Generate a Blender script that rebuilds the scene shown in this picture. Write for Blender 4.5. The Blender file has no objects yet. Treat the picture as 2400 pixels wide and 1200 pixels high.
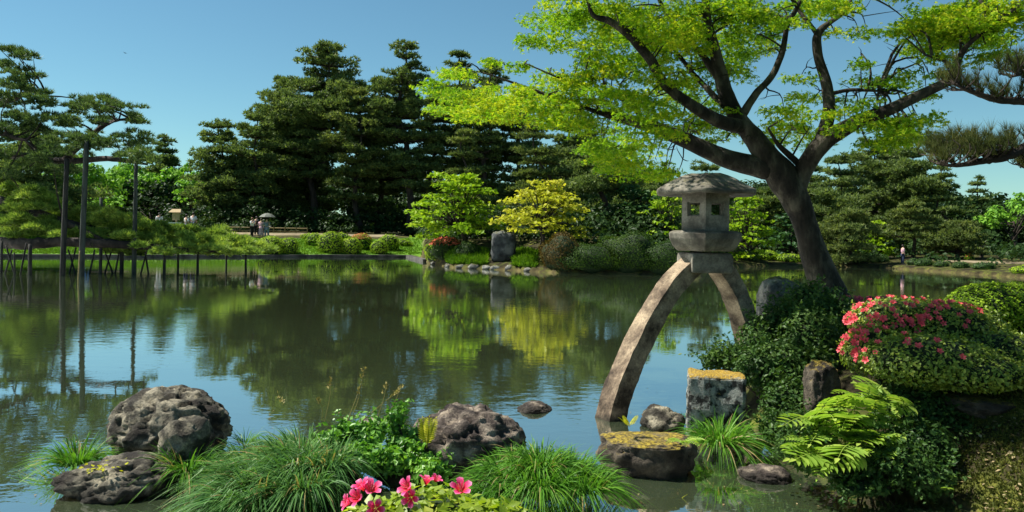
import bpy, bmesh, math, random
import numpy as np
from mathutils import Vector, Matrix, noise

random.seed(7)
RNG = np.random.default_rng(7)
SC = bpy.context.scene
COL = SC.collection

# ------------------------------------------------------------------ camera, sky, sun, exposure
F, CX, CY, EYE = 1850.0, 1200.0, 548.0, 2.0        # focal length and principal point in photo pixels, eye height over the pond
ROLL = math.radians(0.9)
cr, sr = math.cos(ROLL), math.sin(ROLL)
cam = bpy.data.cameras.new('camera')
cam.sensor_fit = 'HORIZONTAL'
cam.sensor_width = 36.0
cam.lens = 36.0 * F / 2400.0
cam.shift_y = -(600.0 - CY) / 2400.0
cam.clip_start = 0.05
cam.clip_end = 3000.0
camo = bpy.data.objects.new('camera', cam)
COL.objects.link(camo)
camo.matrix_world = Matrix(((cr, -sr, 0, 0), (0, 0, -1, 0), (sr, cr, 0, EYE), (0, 0, 0, 1)))
SC.camera = camo

SUN_AZ, SUN_EL = math.radians(-76.0), math.radians(55.0)      # measured from the view axis (+Y) towards +X
SUN_DIR = Vector((math.sin(SUN_AZ) * math.cos(SUN_EL), math.cos(SUN_AZ) * math.cos(SUN_EL), math.sin(SUN_EL)))
W = bpy.data.worlds.new('World')
SC.world = W
W.use_nodes = True
wn = W.node_tree
wn.nodes.clear()
sky = wn.nodes.new('ShaderNodeTexSky')
sky.sky_type = 'NISHITA'
sky.sun_disc = False
sky.sun_elevation = SUN_EL
sky.sun_rotation = SUN_AZ % (2 * math.pi)
sky.altitude = 50
sky.air_density = 1.0
sky.dust_density = 0.1
sky.ozone_density = 4.0
bg = wn.nodes.new('ShaderNodeBackground')
bg.inputs[1].default_value = 0.051
wo = wn.nodes.new('ShaderNodeOutputWorld')
tint = wn.nodes.new('ShaderNodeMix'); tint.data_type = 'RGBA'; tint.blend_type = 'MULTIPLY'; tint.inputs[0].default_value = 1.0
tint.inputs[7].default_value = (0.80, 1.09, 0.99, 1)
wn.links.new(sky.outputs[0], tint.inputs[6])
wn.links.new(tint.outputs[2], bg.inputs[0])
wn.links.new(bg.outputs[0], wo.inputs[0])

sun = bpy.data.lights.new('sun', 'SUN')
sun.energy = 5.0
sun.angle = math.radians(0.5)
sun.color = (1.0, 0.95, 0.86)
suno = bpy.data.objects.new('sun', sun)
COL.objects.link(suno)
suno.rotation_euler = SUN_DIR.to_track_quat('Z', 'Y').to_euler()

SC.view_settings.view_transform = 'Standard'
SC.view_settings.look = 'None'
SC.view_settings.gamma = 1.0
SC.view_settings.use_curve_mapping = False
SC.view_settings.exposure = 1.1
SC.render.engine = 'CYCLES'
SC.cycles.max_bounces = 7
SC.cycles.diffuse_bounces = 3
SC.cycles.glossy_bounces = 3
SC.cycles.transmission_bounces = 4
SC.cycles.transparent_max_bounces = 8
SC.cycles.use_denoising = True


# ------------------------------------------------------------------ placing: photo pixel -> point in the place
def ray(px, py):
    u, v = px - CX, CY - py
    return (u * cr - v * sr) / F, (u * sr + v * cr) / F

def P(px, py, Y):
    a, b = ray(px, py)
    return np.array((a * Y, Y, EYE + b * Y))

def WL(px, py, z=0.0):                       # where the sight line meets height z
    a, b = ray(px, py)
    Y = (z - EYE) / b
    return np.array((a * Y, Y, z))

def px_m(Y):                                 # metres per photo pixel at distance Y
    return Y / F


# ------------------------------------------------------------------ mesh helpers
def new_mesh(name, v, f):
    v = np.ascontiguousarray(v, dtype=np.float32).reshape(-1, 3)
    f = np.ascontiguousarray(f, dtype=np.int32).reshape(-1, 3)
    me = bpy.data.meshes.new(name)
    me.vertices.add(len(v))
    me.vertices.foreach_set('co', v.ravel())
    me.loops.add(f.size)
    me.loops.foreach_set('vertex_index', f.ravel())
    me.polygons.add(len(f))
    me.polygons.foreach_set('loop_start', np.arange(0, f.size, 3, dtype=np.int32))
    me.update(calc_edges=True)
    return me

def obj(name, vf, mat, parent=None, smooth=False, kind=None, label=None):
    me = vf if isinstance(vf, bpy.types.Mesh) else new_mesh(name, *vf)
    if not isinstance(vf, bpy.types.Mesh) or smooth:
        me.polygons.foreach_set('use_smooth', np.full(len(me.polygons), bool(smooth), dtype=bool))
    if mat is not None and not me.materials:
        me.materials.append(mat)
    o = bpy.data.objects.new(name, me)
    COL.objects.link(o)
    if parent is not None:
        o.parent = parent
        o.matrix_parent_inverse = Matrix.Translation(-Vector(parent.location)) if parent.rotation_euler.z == 0 else parent.matrix_basis.inverted()
    if kind:
        o['kind'] = kind
    if label:
        o['label'] = label
    return o

def tag(o, label, cat, group=None, kind=None):
    if label: o['label'] = label
    if cat: o['category'] = cat
    if group: o['group'] = group
    if kind: o['kind'] = kind
    return o

def thing(name, loc, label, cat, group=None):
    o = bpy.data.objects.new(name, None)
    o.empty_display_size = 0.1
    COL.objects.link(o)
    o.location = [float(c) for c in loc]
    return tag(o, label, cat, group)

def join(parts):
    vs, fs, n = [], [], 0
    for v, f in parts:
        v = np.asarray(v, dtype=float).reshape(-1, 3); f = np.asarray(f, dtype=int).reshape(-1, 3)
        vs.append(v); fs.append(f + n); n += len(v)
    return np.concatenate(vs), np.concatenate(fs)

def unit(a):
    return a / np.maximum(np.linalg.norm(a, axis=-1, keepdims=True), 1e-9)

def frames(d, roll=None):                    # rotation matrices whose z column is d
    d = unit(np.asarray(d, dtype=float))
    ref = np.where(np.abs(d[:, 2:3]) > 0.95, np.array([[1.0, 0, 0]]), np.array([[0, 0, 1.0]]))
    x = unit(np.cross(ref, d)); y = np.cross(d, x)
    if roll is not None:
        c, s = np.cos(roll)[:, None], np.sin(roll)[:, None]
        x, y = x * c + y * s, y * c - x * s
    return np.stack([x, y, d], axis=2)

def scatter(t, pos, R, s):
    tv, tf = np.asarray(t[0], float), np.asarray(t[1], int)
    n, k = len(pos), len(tv)
    s = np.broadcast_to(np.asarray(s, float), (n,))
    v = np.einsum('nij,kj->nki', R, tv) * s[:, None, None] + np.asarray(pos)[:, None, :]
    f = tf[None] + (np.arange(n) * k)[:, None, None]
    return v.reshape(-1, 3), f.reshape(-1, 3)

def smooth_path(pts, n):
    pts = np.asarray(pts, float)
    if len(pts) == 2:
        t = np.linspace(0, 1, n)[:, None]
        return pts[0] * (1 - t) + pts[1] * t
    q = np.concatenate([2 * pts[:1] - pts[1:2], pts, 2 * pts[-1:] - pts[-2:-1]])
    out = []
    T = np.linspace(0, len(pts) - 1 - 1e-6, n)
    for t in T:
        i = int(t); u = t - i
        a, b, c, d = q[i], q[i + 1], q[i + 2], q[i + 3]
        out.append(0.5 * (2 * b + (c - a) * u + (2 * a - 5 * b + 4 * c - d) * u * u + (3 * b - a - 3 * c + d) * u ** 3))
    return np.array(out)

def tube(pts, rad, sides=7, n=None, rough=0.0, cap=True):
    pr = np.concatenate([np.asarray(pts, float), np.asarray(rad, float).reshape(-1, 1)], axis=1)
    n = n or max(2, 3 * len(pts))
    pr = smooth_path(pr, n)
    p, r = pr[:, :3], np.maximum(pr[:, 3], 0.002)
    d = np.gradient(p, axis=0); d = unit(d)
    x = np.cross(d[0], (0.31, 0.95, 0.02)); x /= np.linalg.norm(x)
    th = np.linspace(0, 2 * np.pi, sides, endpoint=False)
    rings = []
    for i in range(n):
        x = x - d[i] * x.dot(d[i]); x /= np.linalg.norm(x)
        y = np.cross(d[i], x)
        rr = r[i] * (1 + rough * RNG.normal(size=sides)) if rough else np.full(sides, r[i])
        rings.append(p[i] + rr[:, None] * (np.cos(th)[:, None] * x + np.sin(th)[:, None] * y))
    v = np.concatenate(rings)
    i = np.arange(n - 1)[:, None] * sides; j = np.arange(sides)[None]; k = (j + 1) % sides
    a, b, c, e = i + j, i + k, i + sides + k, i + sides + j
    f = np.concatenate([np.stack([a, b, c], -1).reshape(-1, 3), np.stack([a, c, e], -1).reshape(-1, 3)])
    if cap:
        v = np.concatenate([v, p[:1], p[-1:]])
        m = n * sides
        jj = np.arange(sides); kk = (jj + 1) % sides
        f = np.concatenate([f, np.stack([np.full(sides, m), kk, jj], -1), np.stack([np.full(sides, m + 1), (n - 1) * sides + jj, (n - 1) * sides + kk], -1)])
    return v, f

def box(c, s, rz=0.0, taper=1.0):
    x, y, z = np.array(s) / 2
    v = np.array([(-x, -y, -z), (x, -y, -z), (x, y, -z), (-x, y, -z), (-x * taper, -y * taper, z), (x * taper, -y * taper, z), (x * taper, y * taper, z), (-x * taper, y * taper, z)])
    c_, s_ = math.cos(rz), math.sin(rz)
    v = v @ np.array([[c_, s_, 0], [-s_, c_, 0], [0, 0, 1]]) + np.array(c)
    q = [(0, 3, 2, 1), (4, 5, 6, 7), (0, 1, 5, 4), (1, 2, 6, 5), (2, 3, 7, 6), (3, 0, 4, 7)]
    f = [t for a, b, c2, d in q for t in ((a, b, c2), (a, c2, d))]
    return v, np.array(f)

def bm_mesh(bm, name):
    bmesh.ops.triangulate(bm, faces=bm.faces)
    me = bpy.data.meshes.new(name); bm.to_mesh(me); bm.free()
    return me

def ico(sub):
    bm = bmesh.new(); bmesh.ops.create_icosphere(bm, subdivisions=sub, radius=1.0)
    v = np.array([q.co[:] for q in bm.verts]); f = np.array([[q.index for q in p.verts] for p in bm.faces]); bm.free()
    return v, f
ICO = {s: ico(s) for s in (1, 2, 3, 4, 5)}

def rock_vf(c, size, seed, sub=5, amp=0.25, crack=0.08, flat=0.0, rz=0.0, boxy=0.0, lf=1.0, mf=0.5):
    v, f = ICO[sub]
    v = v.copy()
    if boxy:
        m = np.max(np.abs(v), axis=1, keepdims=True)
        v = v * (1 - boxy) + v / m * boxy * 0.85
    off = Vector((seed * 3.7, seed * 1.3, seed * 7.1))
    out = np.empty_like(v)
    for i, p in enumerate(v):
        q = Vector(p)
        a = noise.noise(q * 1.1 + off) * amp * lf + noise.noise(q * 2.6 + off) * amp * mf - abs(noise.noise(q * 4.0 + off)) * amp * 0.16
        w = -abs(noise.noise(q * 11 + off)) * amp * 0.20 + noise.noise(q * 23 + off) * amp * 0.07
        vq = q + noise.noise_vector(q * 2.5 + off) * 0.12
        d, cells = noise.voronoi(Vector((vq.x * 2.3, vq.y * 2.3, vq.z * 3.1)) + off)
        e = max(0.0, 1 - (d[1] - d[0]) * 6)
        d2, cells2 = noise.voronoi(vq * 5.5 + off)
        a += (noise.cell(cells[0] * 9.7)) * amp * 0.13 + noise.cell(cells2[0] * 9.7) * amp * 0.07
        out[i] = p * (1 + a + w - crack * e * e)
    if flat:
        z = out[:, 2]; out[:, 2] = np.where(z > flat, flat + (z - flat) * 0.18, z)
    c_, s_ = math.cos(rz), math.sin(rz)
    out = out * np.array(size)
    out = out @ np.array([[c_, s_, 0], [-s_, c_, 0], [0, 0, 1]])
    return out + np.array(c), f


# ------------------------------------------------------------------ materials
def mat_new(name):
    m = bpy.data.materials.new(name); m.use_nodes = True
    nt = m.node_tree
    for n in list(nt.nodes): nt.nodes.remove(n)
    out = nt.nodes.new('ShaderNodeOutputMaterial')
    return m, nt, out

def ramp(nt, stops, fac=None):
    r = nt.nodes.new('ShaderNodeValToRGB')
    e = r.color_ramp.elements
    while len(e) < len(stops): e.new(0.5)
    for k, (p, c) in zip(e, stops):
        k.position = p; k.color = (*c, 1)
    if fac is not None: nt.links.new(fac, r.inputs[0])
    return r

def nz(nt, scale, detail=4, rough=0.55, coord='Object', vec=None, stretch=None):
    n = nt.nodes.new('ShaderNodeTexNoise')
    n.inputs['Scale'].default_value = scale; n.inputs['Detail'].default_value = detail; n.inputs['Roughness'].default_value = rough
    if vec is None:
        t = nt.nodes.new('ShaderNodeTexCoord'); vec = t.outputs[coord]
    if stretch:
        mp = nt.nodes.new('ShaderNodeMapping'); mp.inputs['Scale'].default_value = stretch
        nt.links.new(vec, mp.inputs[0]); vec = mp.outputs[0]
    nt.links.new(vec, n.inputs['Vector'])
    return n

def mixc(nt, fac, a, b, mode='MIX'):
    m = nt.nodes.new('ShaderNodeMix'); m.data_type = 'RGBA'; m.blend_type = mode
    for s, v in ((m.inputs[0], fac), (m.inputs[6], a), (m.inputs[7], b)):
        if isinstance(v, (int, float)): s.default_value = v
        elif isinstance(v, tuple): s.default_value = (*v, 1)
        else: nt.links.new(v, s)
    return m.outputs[2]

def math_(nt, op, a, b=0.0, clamp=False):
    m = nt.nodes.new('ShaderNodeMath'); m.operation = op; m.use_clamp = clamp
    for s, v in ((m.inputs[0], a), (m.inputs[1], b)):
        if isinstance(v, (int, float)): s.default_value = v
        else: nt.links.new(v, s)
    return m.outputs[0]

def leaf_mat(name, c1, c2, c3, trans=0.4, patch=0.5, gloss=0.08, tcol=(1.15, 1.2, 0.55), straw=0.0):
    """leaves: colour differs leaf by leaf and in soft patches; light also comes through them"""
    m, nt, out = mat_new(name)
    g = nt.nodes.new('ShaderNodeNewGeometry')
    n = nz(nt, patch, 3, coord='Object')
    f = math_(nt, 'ADD', math_(nt, 'MULTIPLY', g.outputs['Random Per Island'], 0.5), math_(nt, 'MULTIPLY', math_(nt, 'SUBTRACT', n.outputs[0], 0.25), 1.0), True)
    r = ramp(nt, [(0.1, c1), (0.5, c2), (0.95, c3)], f)
    if straw:
        hs = math_(nt, 'FRACT', math_(nt, 'MULTIPLY', g.outputs['Random Per Island'], 37.7))
        r = type('o', (), {'outputs': [mixc(nt, math_(nt, 'GREATER_THAN', hs, 1 - straw), r.outputs[0], (0.30, 0.24, 0.10))]})
    b = nt.nodes.new('ShaderNodeBsdfPrincipled')
    b.inputs['Roughness'].default_value = 0.45
    b.inputs['Specular IOR Level'].default_value = gloss
    nt.links.new(r.outputs[0], b.inputs['Base Color'])
    t = nt.nodes.new('ShaderNodeBsdfTranslucent')
    nt.links.new(mixc(nt, 1.0, r.outputs[0], tcol, 'MULTIPLY'), t.inputs[0])
    mx = nt.nodes.new('ShaderNodeMixShader'); mx.inputs[0].default_value = trans
    nt.links.new(b.outputs[0], mx.inputs[1]); nt.links.new(t.outputs[0], mx.inputs[2])
    nt.links.new(mx.outputs[0], out.inputs[0])
    return m

def rough_mat(name, stops, scale=3.0, bump=0.4, bdist=0.03, rough=0.85, stretch=None, moss=None, moss_amt=0.5, speck=0.0, coord='Object', moss_up=True, damp=0.0):
    m, nt, out = mat_new(name)
    n = nz(nt, scale, 8, 0.62, coord, stretch=stretch)
    stops = [(0.5 + (p - 0.5) * 0.5, c_) for p, c_ in stops]
    c = ramp(nt, stops, n.outputs[0]).outputs[0]
    if speck:
        s = nz(nt, scale * 14, 2, 0.6, coord)
        c = mixc(nt, speck, c, ramp(nt, [(0.35, (0.02, 0.02, 0.02)), (0.52, (0.5, 0.48, 0.42)), (0.7, (0.9, 0.88, 0.8))], s.outputs[0]).outputs[0], 'OVERLAY')
    if moss:
        g = nt.nodes.new('ShaderNodeNewGeometry'); sp = nt.nodes.new('ShaderNodeSeparateXYZ')
        nt.links.new(g.outputs['Normal'], sp.inputs[0])
        mn = nz(nt, scale * 1.7, 5, 0.6, coord)
        up = math_(nt, 'MULTIPLY', sp.outputs[2], 0.8) if moss_up else 0.4
        k = math_(nt, 'ADD', math_(nt, 'MULTIPLY', mn.outputs[0], 1.5), up)
        k = math_(nt, 'MULTIPLY', math_(nt, 'SUBTRACT', math_(nt, 'ADD', k, math_(nt, 'MULTIPLY', math_(nt, 'SUBTRACT', nz(nt, scale * 6, 5, 0.7, coord).outputs[0], 0.5), 0.9)), 1.75 - moss_amt), 2.6, True)
        mc = ramp(nt, [(0.38, moss[0]), (0.62, moss[1])], nz(nt, scale * 9, 3, coord=coord).outputs[0]).outputs[0]
        c = mixc(nt, k, c, mc)
    if damp:
        tcd = nt.nodes.new('ShaderNodeTexCoord'); sd_ = nt.nodes.new('ShaderNodeSeparateXYZ'); nt.links.new(tcd.outputs['Object'], sd_.inputs[0])
        wn_ = nz(nt, 7.0, 4, 0.6, coord)
        wet = math_(nt, 'MULTIPLY', math_(nt, 'SUBTRACT', math_(nt, 'ADD', damp, math_(nt, 'MULTIPLY', wn_.outputs[0], 0.12)), sd_.outputs[2]), 14.0, True)
        c = mixc(nt, math_(nt, 'MULTIPLY', wet, 0.8), c, (0.012, 0.011, 0.007))
    b = nt.nodes.new('ShaderNodeBsdfPrincipled')
    b.inputs['Roughness'].default_value = rough
    b.inputs['Specular IOR Level'].default_value = 0.25
    nt.links.new(c, b.inputs['Base Color'])
    bn = nz(nt, scale * 4, 10, 0.7, coord, stretch=stretch)
    bp = nt.nodes.new('ShaderNodeBump'); bp.inputs['Strength'].default_value = bump; bp.inputs['Distance'].default_value = bdist
    nt.links.new(bn.outputs[0], bp.inputs['Height']); nt.links.new(bp.outputs[0], b.inputs['Normal'])
    nt.links.new(b.outputs[0], out.inputs[0])
    return m

def plain(name, c, rough=0.7, var=0.25):
    return rough_mat(name, [(0.3, tuple(x * (1 - var) for x in c)), (0.7, tuple(min(1, x * (1 + var)) for x in c))], 6.0, 0.15, 0.01, rough)

MOSS = ((0.07, 0.08, 0.012), (0.22, 0.19, 0.03))
M = {}
M['pine'] = leaf_mat('pine_needles', (0.041, 0.071, 0.027), (0.101, 0.153, 0.052), (0.253, 0.307, 0.089), 0.35, 0.9)
M['pine_olive'] = leaf_mat('olive_pine_needles', (0.040, 0.066, 0.021), (0.100, 0.142, 0.044), (0.230, 0.259, 0.073), 0.35, 0.35)
M['pine_prop'] = leaf_mat('propped_pine_needles', (0.028, 0.055, 0.023), (0.074, 0.127, 0.042), (0.194, 0.257, 0.074), 0.3, 0.5)
M['pine_low'] = leaf_mat('lit_low_limb_needles', (0.079, 0.143, 0.029), (0.197, 0.300, 0.057), (0.450, 0.526, 0.101), 0.35, 0.6)  # lighter copy of the propped pine needles, sunlight put into the colour
M['pine_near'] = leaf_mat('near_pine_needles', (0.026, 0.039, 0.013), (0.058, 0.077, 0.023), (0.143, 0.122, 0.032), 0.2, 2.0)
M['broad'] = leaf_mat('broadleaf_leaves', (0.065, 0.155, 0.020), (0.149, 0.331, 0.037), (0.298, 0.505, 0.068), 0.35, 0.3)
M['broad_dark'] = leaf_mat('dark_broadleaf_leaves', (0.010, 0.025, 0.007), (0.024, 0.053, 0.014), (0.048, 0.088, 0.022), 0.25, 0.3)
M['maple'] = leaf_mat('maple_leaves', (0.07, 0.19, 0.010), (0.22, 0.38, 0.016), (0.58, 0.55, 0.03), 0.45, 0.7)
M['maple_green'] = leaf_mat('green_maple_leaves', (0.078, 0.170, 0.011), (0.196, 0.328, 0.016), (0.352, 0.437, 0.027), 0.4, 0.4)
M['maple_yellow'] = leaf_mat('yellow_maple_leaves', (0.20, 0.22, 0.02), (0.40, 0.42, 0.035), (0.58, 0.50, 0.07), 0.4, 0.5)
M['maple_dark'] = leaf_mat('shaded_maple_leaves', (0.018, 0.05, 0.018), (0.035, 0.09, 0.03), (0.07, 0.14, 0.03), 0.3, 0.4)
M['shrub'] = leaf_mat('shrub_leaves', (0.015, 0.046, 0.011), (0.046, 0.099, 0.021), (0.106, 0.172, 0.040), 0.3, 1.5, 0.15)
M['shore'] = leaf_mat('shaded_shore_leaves', (0.015, 0.039, 0.007), (0.034, 0.074, 0.012), (0.074, 0.113, 0.016), 0.3, 0.8)  # leaf colour darkened to stand in for the shade of trees behind
M['shore_brown'] = leaf_mat('brownish_shrub_leaves', (0.036, 0.024, 0.007), (0.078, 0.054, 0.015), (0.120, 0.090, 0.024), 0.3, 0.8)
M['herb'] = leaf_mat('herb_leaves', (0.045, 0.135, 0.018), (0.105, 0.270, 0.030), (0.240, 0.450, 0.045), 0.35, 3.0, 0.4)
M['azalea'] = leaf_mat('azalea_leaves', (0.082, 0.131, 0.016), (0.182, 0.264, 0.030), (0.401, 0.439, 0.061), 0.3, 2.0, 0.4)
M['azalea_near'] = leaf_mat('near_azalea_leaves', (0.09, 0.17, 0.012), (0.20, 0.30, 0.015), (0.40, 0.45, 0.04), 0.45, 5.0, 0.5)
M['clip'] = leaf_mat('clipped_bush_leaves', (0.099, 0.185, 0.011), (0.217, 0.347, 0.018), (0.415, 0.512, 0.033), 0.2, 0.8)
M['clip_orange'] = leaf_mat('orange_bush_blossom', (0.20, 0.14, 0.02), (0.42, 0.16, 0.05), (0.55, 0.14, 0.07), 0.2, 0.8)
M['clip_red'] = leaf_mat('red_bush_blossom', (0.42, 0.10, 0.05), (0.62, 0.12, 0.07), (0.70, 0.20, 0.12), 0.2, 0.8)
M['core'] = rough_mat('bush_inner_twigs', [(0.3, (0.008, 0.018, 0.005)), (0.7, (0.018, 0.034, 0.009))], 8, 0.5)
M['sedge'] = leaf_mat('sedge_blades', (0.033, 0.106, 0.012), (0.077, 0.212, 0.020), (0.187, 0.356, 0.040), 0.35, 2.5, 0.12, straw=0.05)
M['sedge_blue'] = leaf_mat('bluish_sedge_blades', (0.032, 0.098, 0.026), (0.072, 0.178, 0.045), (0.162, 0.299, 0.068), 0.3, 2.0, 0.12, straw=0.06)
M['dry'] = leaf_mat('dry_stems', (0.12, 0.10, 0.03), (0.25, 0.21, 0.07), (0.36, 0.30, 0.12), 0.2, 3.0)
M['lawn'] = leaf_mat('lawn_grass', (0.048, 0.116, 0.007), (0.089, 0.190, 0.010), (0.150, 0.245, 0.020), 0.35, 0.35)
M['frond'] = leaf_mat('frond_leaflets', (0.136, 0.246, 0.032), (0.244, 0.383, 0.055), (0.406, 0.475, 0.087), 0.4, 2.0, 0.4)
M['fern_yellow'] = leaf_mat('yellow_fern', (0.24, 0.28, 0.015), (0.40, 0.40, 0.02), (0.55, 0.50, 0.04), 0.4, 3.0)
M['pink'] = leaf_mat('pink_petals', (0.66, 0.04, 0.06), (0.82, 0.09, 0.12), (0.88, 0.24, 0.24), 0.35, 9.0, 0.3, (1.0, 0.8, 0.8))
M['pink_bright'] = leaf_mat('bright_pink_petals', (0.70, 0.02, 0.07), (0.84, 0.05, 0.20), (0.90, 0.20, 0.42), 0.35, 18.0, 0.3, (1.0, 0.8, 0.8))
def petal_mat():
    m, nt, out = mat_new('bright_pink_petals')
    tc = nt.nodes.new('ShaderNodeTexCoord'); mp = nt.nodes.new('ShaderNodeMapping'); mp.inputs['Scale'].default_value = (1, 1, 0)
    nt.links.new(tc.outputs['Object'], mp.inputs[0])
    ln = nt.nodes.new('ShaderNodeVectorMath'); ln.operation = 'LENGTH'; nt.links.new(mp.outputs[0], ln.inputs[0])
    n = nz(nt, 5.0, 4, 0.6, vec=tc.outputs['Object'], stretch=(1, 1, 1))
    f = math_(nt, 'ADD', ln.outputs['Value'], math_(nt, 'MULTIPLY', math_(nt, 'SUBTRACT', n.outputs[0], 0.5), 0.5), True)
    r = ramp(nt, [(0.1, (0.62, 0.03, 0.02)), (0.45, (0.80, 0.03, 0.10)), (0.75, (0.88, 0.07, 0.26)), (1.0, (0.92, 0.26, 0.48))], f)
    b = nt.nodes.new('ShaderNodeBsdfPrincipled'); b.inputs['Roughness'].default_value = 0.5; b.inputs['Specular IOR Level'].default_value = 0.15
    nt.links.new(r.outputs[0], b.inputs['Base Color'])
    t = nt.nodes.new('ShaderNodeBsdfTranslucent'); nt.links.new(r.outputs[0], t.inputs[0])
    mx = nt.nodes.new('ShaderNodeMixShader'); mx.inputs[0].default_value = 0.4
    nt.links.new(b.outputs[0], mx.inputs[1]); nt.links.new(t.outputs[0], mx.inputs[2]); nt.links.new(mx.outputs[0], out.inputs[0])
    return m
M['pink_bright'] = petal_mat()
M['pink_dull'] = leaf_mat('dusky_pink_petals', (0.30, 0.03, 0.06), (0.42, 0.05, 0.10), (0.55, 0.10, 0.15), 0.3, 6.0, 0.3, (1.0, 0.8, 0.8))
M['stamen'] = plain('stamens', (0.75, 0.25, 0.25))
M['bark'] = rough_mat('pine_bark', [(0.3, (0.018, 0.014, 0.011)), (0.7, (0.06, 0.045, 0.035))], 2.5, 0.8, 0.08, stretch=(1, 1, 0.35))
M['bark_maple'] = rough_mat('maple_bark', [(0.2, (0.008, 0.006, 0.005)), (0.5, (0.030, 0.025, 0.018)), (0.8, (0.10, 0.088, 0.064))], 5.0, 1.0, 0.05, 0.9, stretch=(1, 1, 0.4), moss=((0.03, 0.035, 0.012), (0.07, 0.075, 0.02)), moss_amt=0.45)
M['pole'] = rough_mat('weathered_pole', [(0.3, (0.018, 0.022, 0.018)), (0.7, (0.05, 0.058, 0.048))], 3.0, 0.5, 0.03, stretch=(3, 3, 0.4))
M['pole_dark'] = rough_mat('wet_dark_pole', [(0.3, (0.012, 0.012, 0.011)), (0.7, (0.04, 0.038, 0.032))], 3.0, 0.5, 0.03, stretch=(3, 3, 0.4))
M['bamboo_pale'] = plain('pale_bamboo', (0.22, 0.17, 0.07))
M['granite'] = rough_mat('lantern_granite', [(0.25, (0.055, 0.049, 0.039)), (0.5, (0.11, 0.10, 0.08)), (0.75, (0.20, 0.185, 0.15))], 3.2, 0.5, 0.02, 0.9, speck=0.2, moss=((0.05, 0.05, 0.025), (0.13, 0.12, 0.06)), moss_amt=0.28)
M['granite_leg'] = rough_mat('lantern_leg_granite', [(0.25, (0.035, 0.025, 0.017)), (0.45, (0.125, 0.092, 0.064)), (0.78, (0.32, 0.25, 0.17))], 3.4, 0.35, 0.012, 0.9, speck=0.3, damp=0.02)
M['rock'] = rough_mat('dark_rock', [(0.25, (0.018, 0.014, 0.011)), (0.5, (0.055, 0.050, 0.038)), (0.75, (0.30, 0.27, 0.20))], 4.5, 1.0, 0.05, 0.85, speck=0.3, damp=0.03)
M['rock_purple'] = rough_mat('purplish_rock', [(0.25, (0.022, 0.016, 0.015)), (0.5, (0.10, 0.080, 0.068)), (0.75, (0.36, 0.30, 0.235))], 6.0, 1.0, 0.05, 0.85, speck=0.3, damp=0.03)
M['rock_moss'] = rough_mat('mossy_rock', [(0.25, (0.02, 0.016, 0.012)), (0.5, (0.06, 0.05, 0.038)), (0.75, (0.15, 0.125, 0.09))], 4.0, 1.0, 0.04, 0.9, speck=0.2, moss=((0.09, 0.065, 0.015), (0.36, 0.27, 0.035)), moss_amt=0.5, damp=0.03)
M['rock_grey'] = rough_mat('grey_rock', [(0.25, (0.05, 0.05, 0.047)), (0.5, (0.13, 0.13, 0.12)), (0.75, (0.27, 0.265, 0.24))], 3.0, 0.8, 0.04, 0.9, speck=0.3, moss=((0.06, 0.07, 0.015), (0.14, 0.14, 0.03)), moss_amt=0.4)
M['rock_dark'] = rough_mat('dark_upright_stone', [(0.25, (0.02, 0.022, 0.024)), (0.5, (0.05, 0.055, 0.055)), (0.75, (0.10, 0.105, 0.10))], 2.0, 0.9, 0.05, 0.9, moss=((0.05, 0.06, 0.015), (0.14, 0.13, 0.03)), moss_amt=0.35)
M['block'] = rough_mat('lichen_block', [(0.36, (0.012, 0.013, 0.012)), (0.47, (0.13, 0.137, 0.127)), (0.66, (0.27, 0.28, 0.26))], 13.0, 0.9, 0.03, 0.9, speck=0.4, moss=((0.10, 0.065, 0.014), (0.50, 0.32, 0.04)), moss_amt=0.64)
M['kerb'] = rough_mat('kerb_stone', [(0.3, (0.025, 0.025, 0.022)), (0.7, (0.085, 0.08, 0.07))], 1.5, 0.5, 0.03)
M['sand'] = plain('path_sand', (0.4, 0.34, 0.23))
M['wood'] = rough_mat('pale_wood', [(0.3, (0.26, 0.19, 0.10)), (0.7, (0.45, 0.35, 0.20))], 8, 0.2, 0.01, stretch=(4, 4, 0.5))
M['skin'] = plain('skin', (0.50, 0.32, 0.23), 0.6, 0.08)
M['hair'] = plain('dark_hair', (0.02, 0.015, 0.012), 0.5)
M['hair_brown'] = plain('brown_hair', (0.13, 0.06, 0.03), 0.5)
M['white'] = plain('white_cloth', (0.72, 0.72, 0.73), 0.8, 0.06)
M['black'] = plain('black_cloth', (0.012, 0.012, 0.014), 0.8)
M['navy'] = plain('navy_cloth', (0.03, 0.04, 0.08), 0.8)
M['pinkc'] = plain('pink_cloth', (0.50, 0.30, 0.36), 0.8)
M['greyc'] = plain('blue_grey_cloth', (0.16, 0.19, 0.25), 0.8)
M['bluec'] = plain('blue_cloth', (0.16, 0.28, 0.58), 0.8)
M['umb'] = plain('umbrella_cloth', (0.10, 0.11, 0.09), 0.7)
M['moss'] = leaf_mat('moss', (0.025, 0.035, 0.008), (0.06, 0.075, 0.014), (0.15, 0.15, 0.03), 0.1, 3.0)
M['leaf_litter'] = leaf_mat('leaf_litter', (0.14, 0.10, 0.05), (0.26, 0.20, 0.10), (0.42, 0.36, 0.22), 0.1, 3.0)

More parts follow.
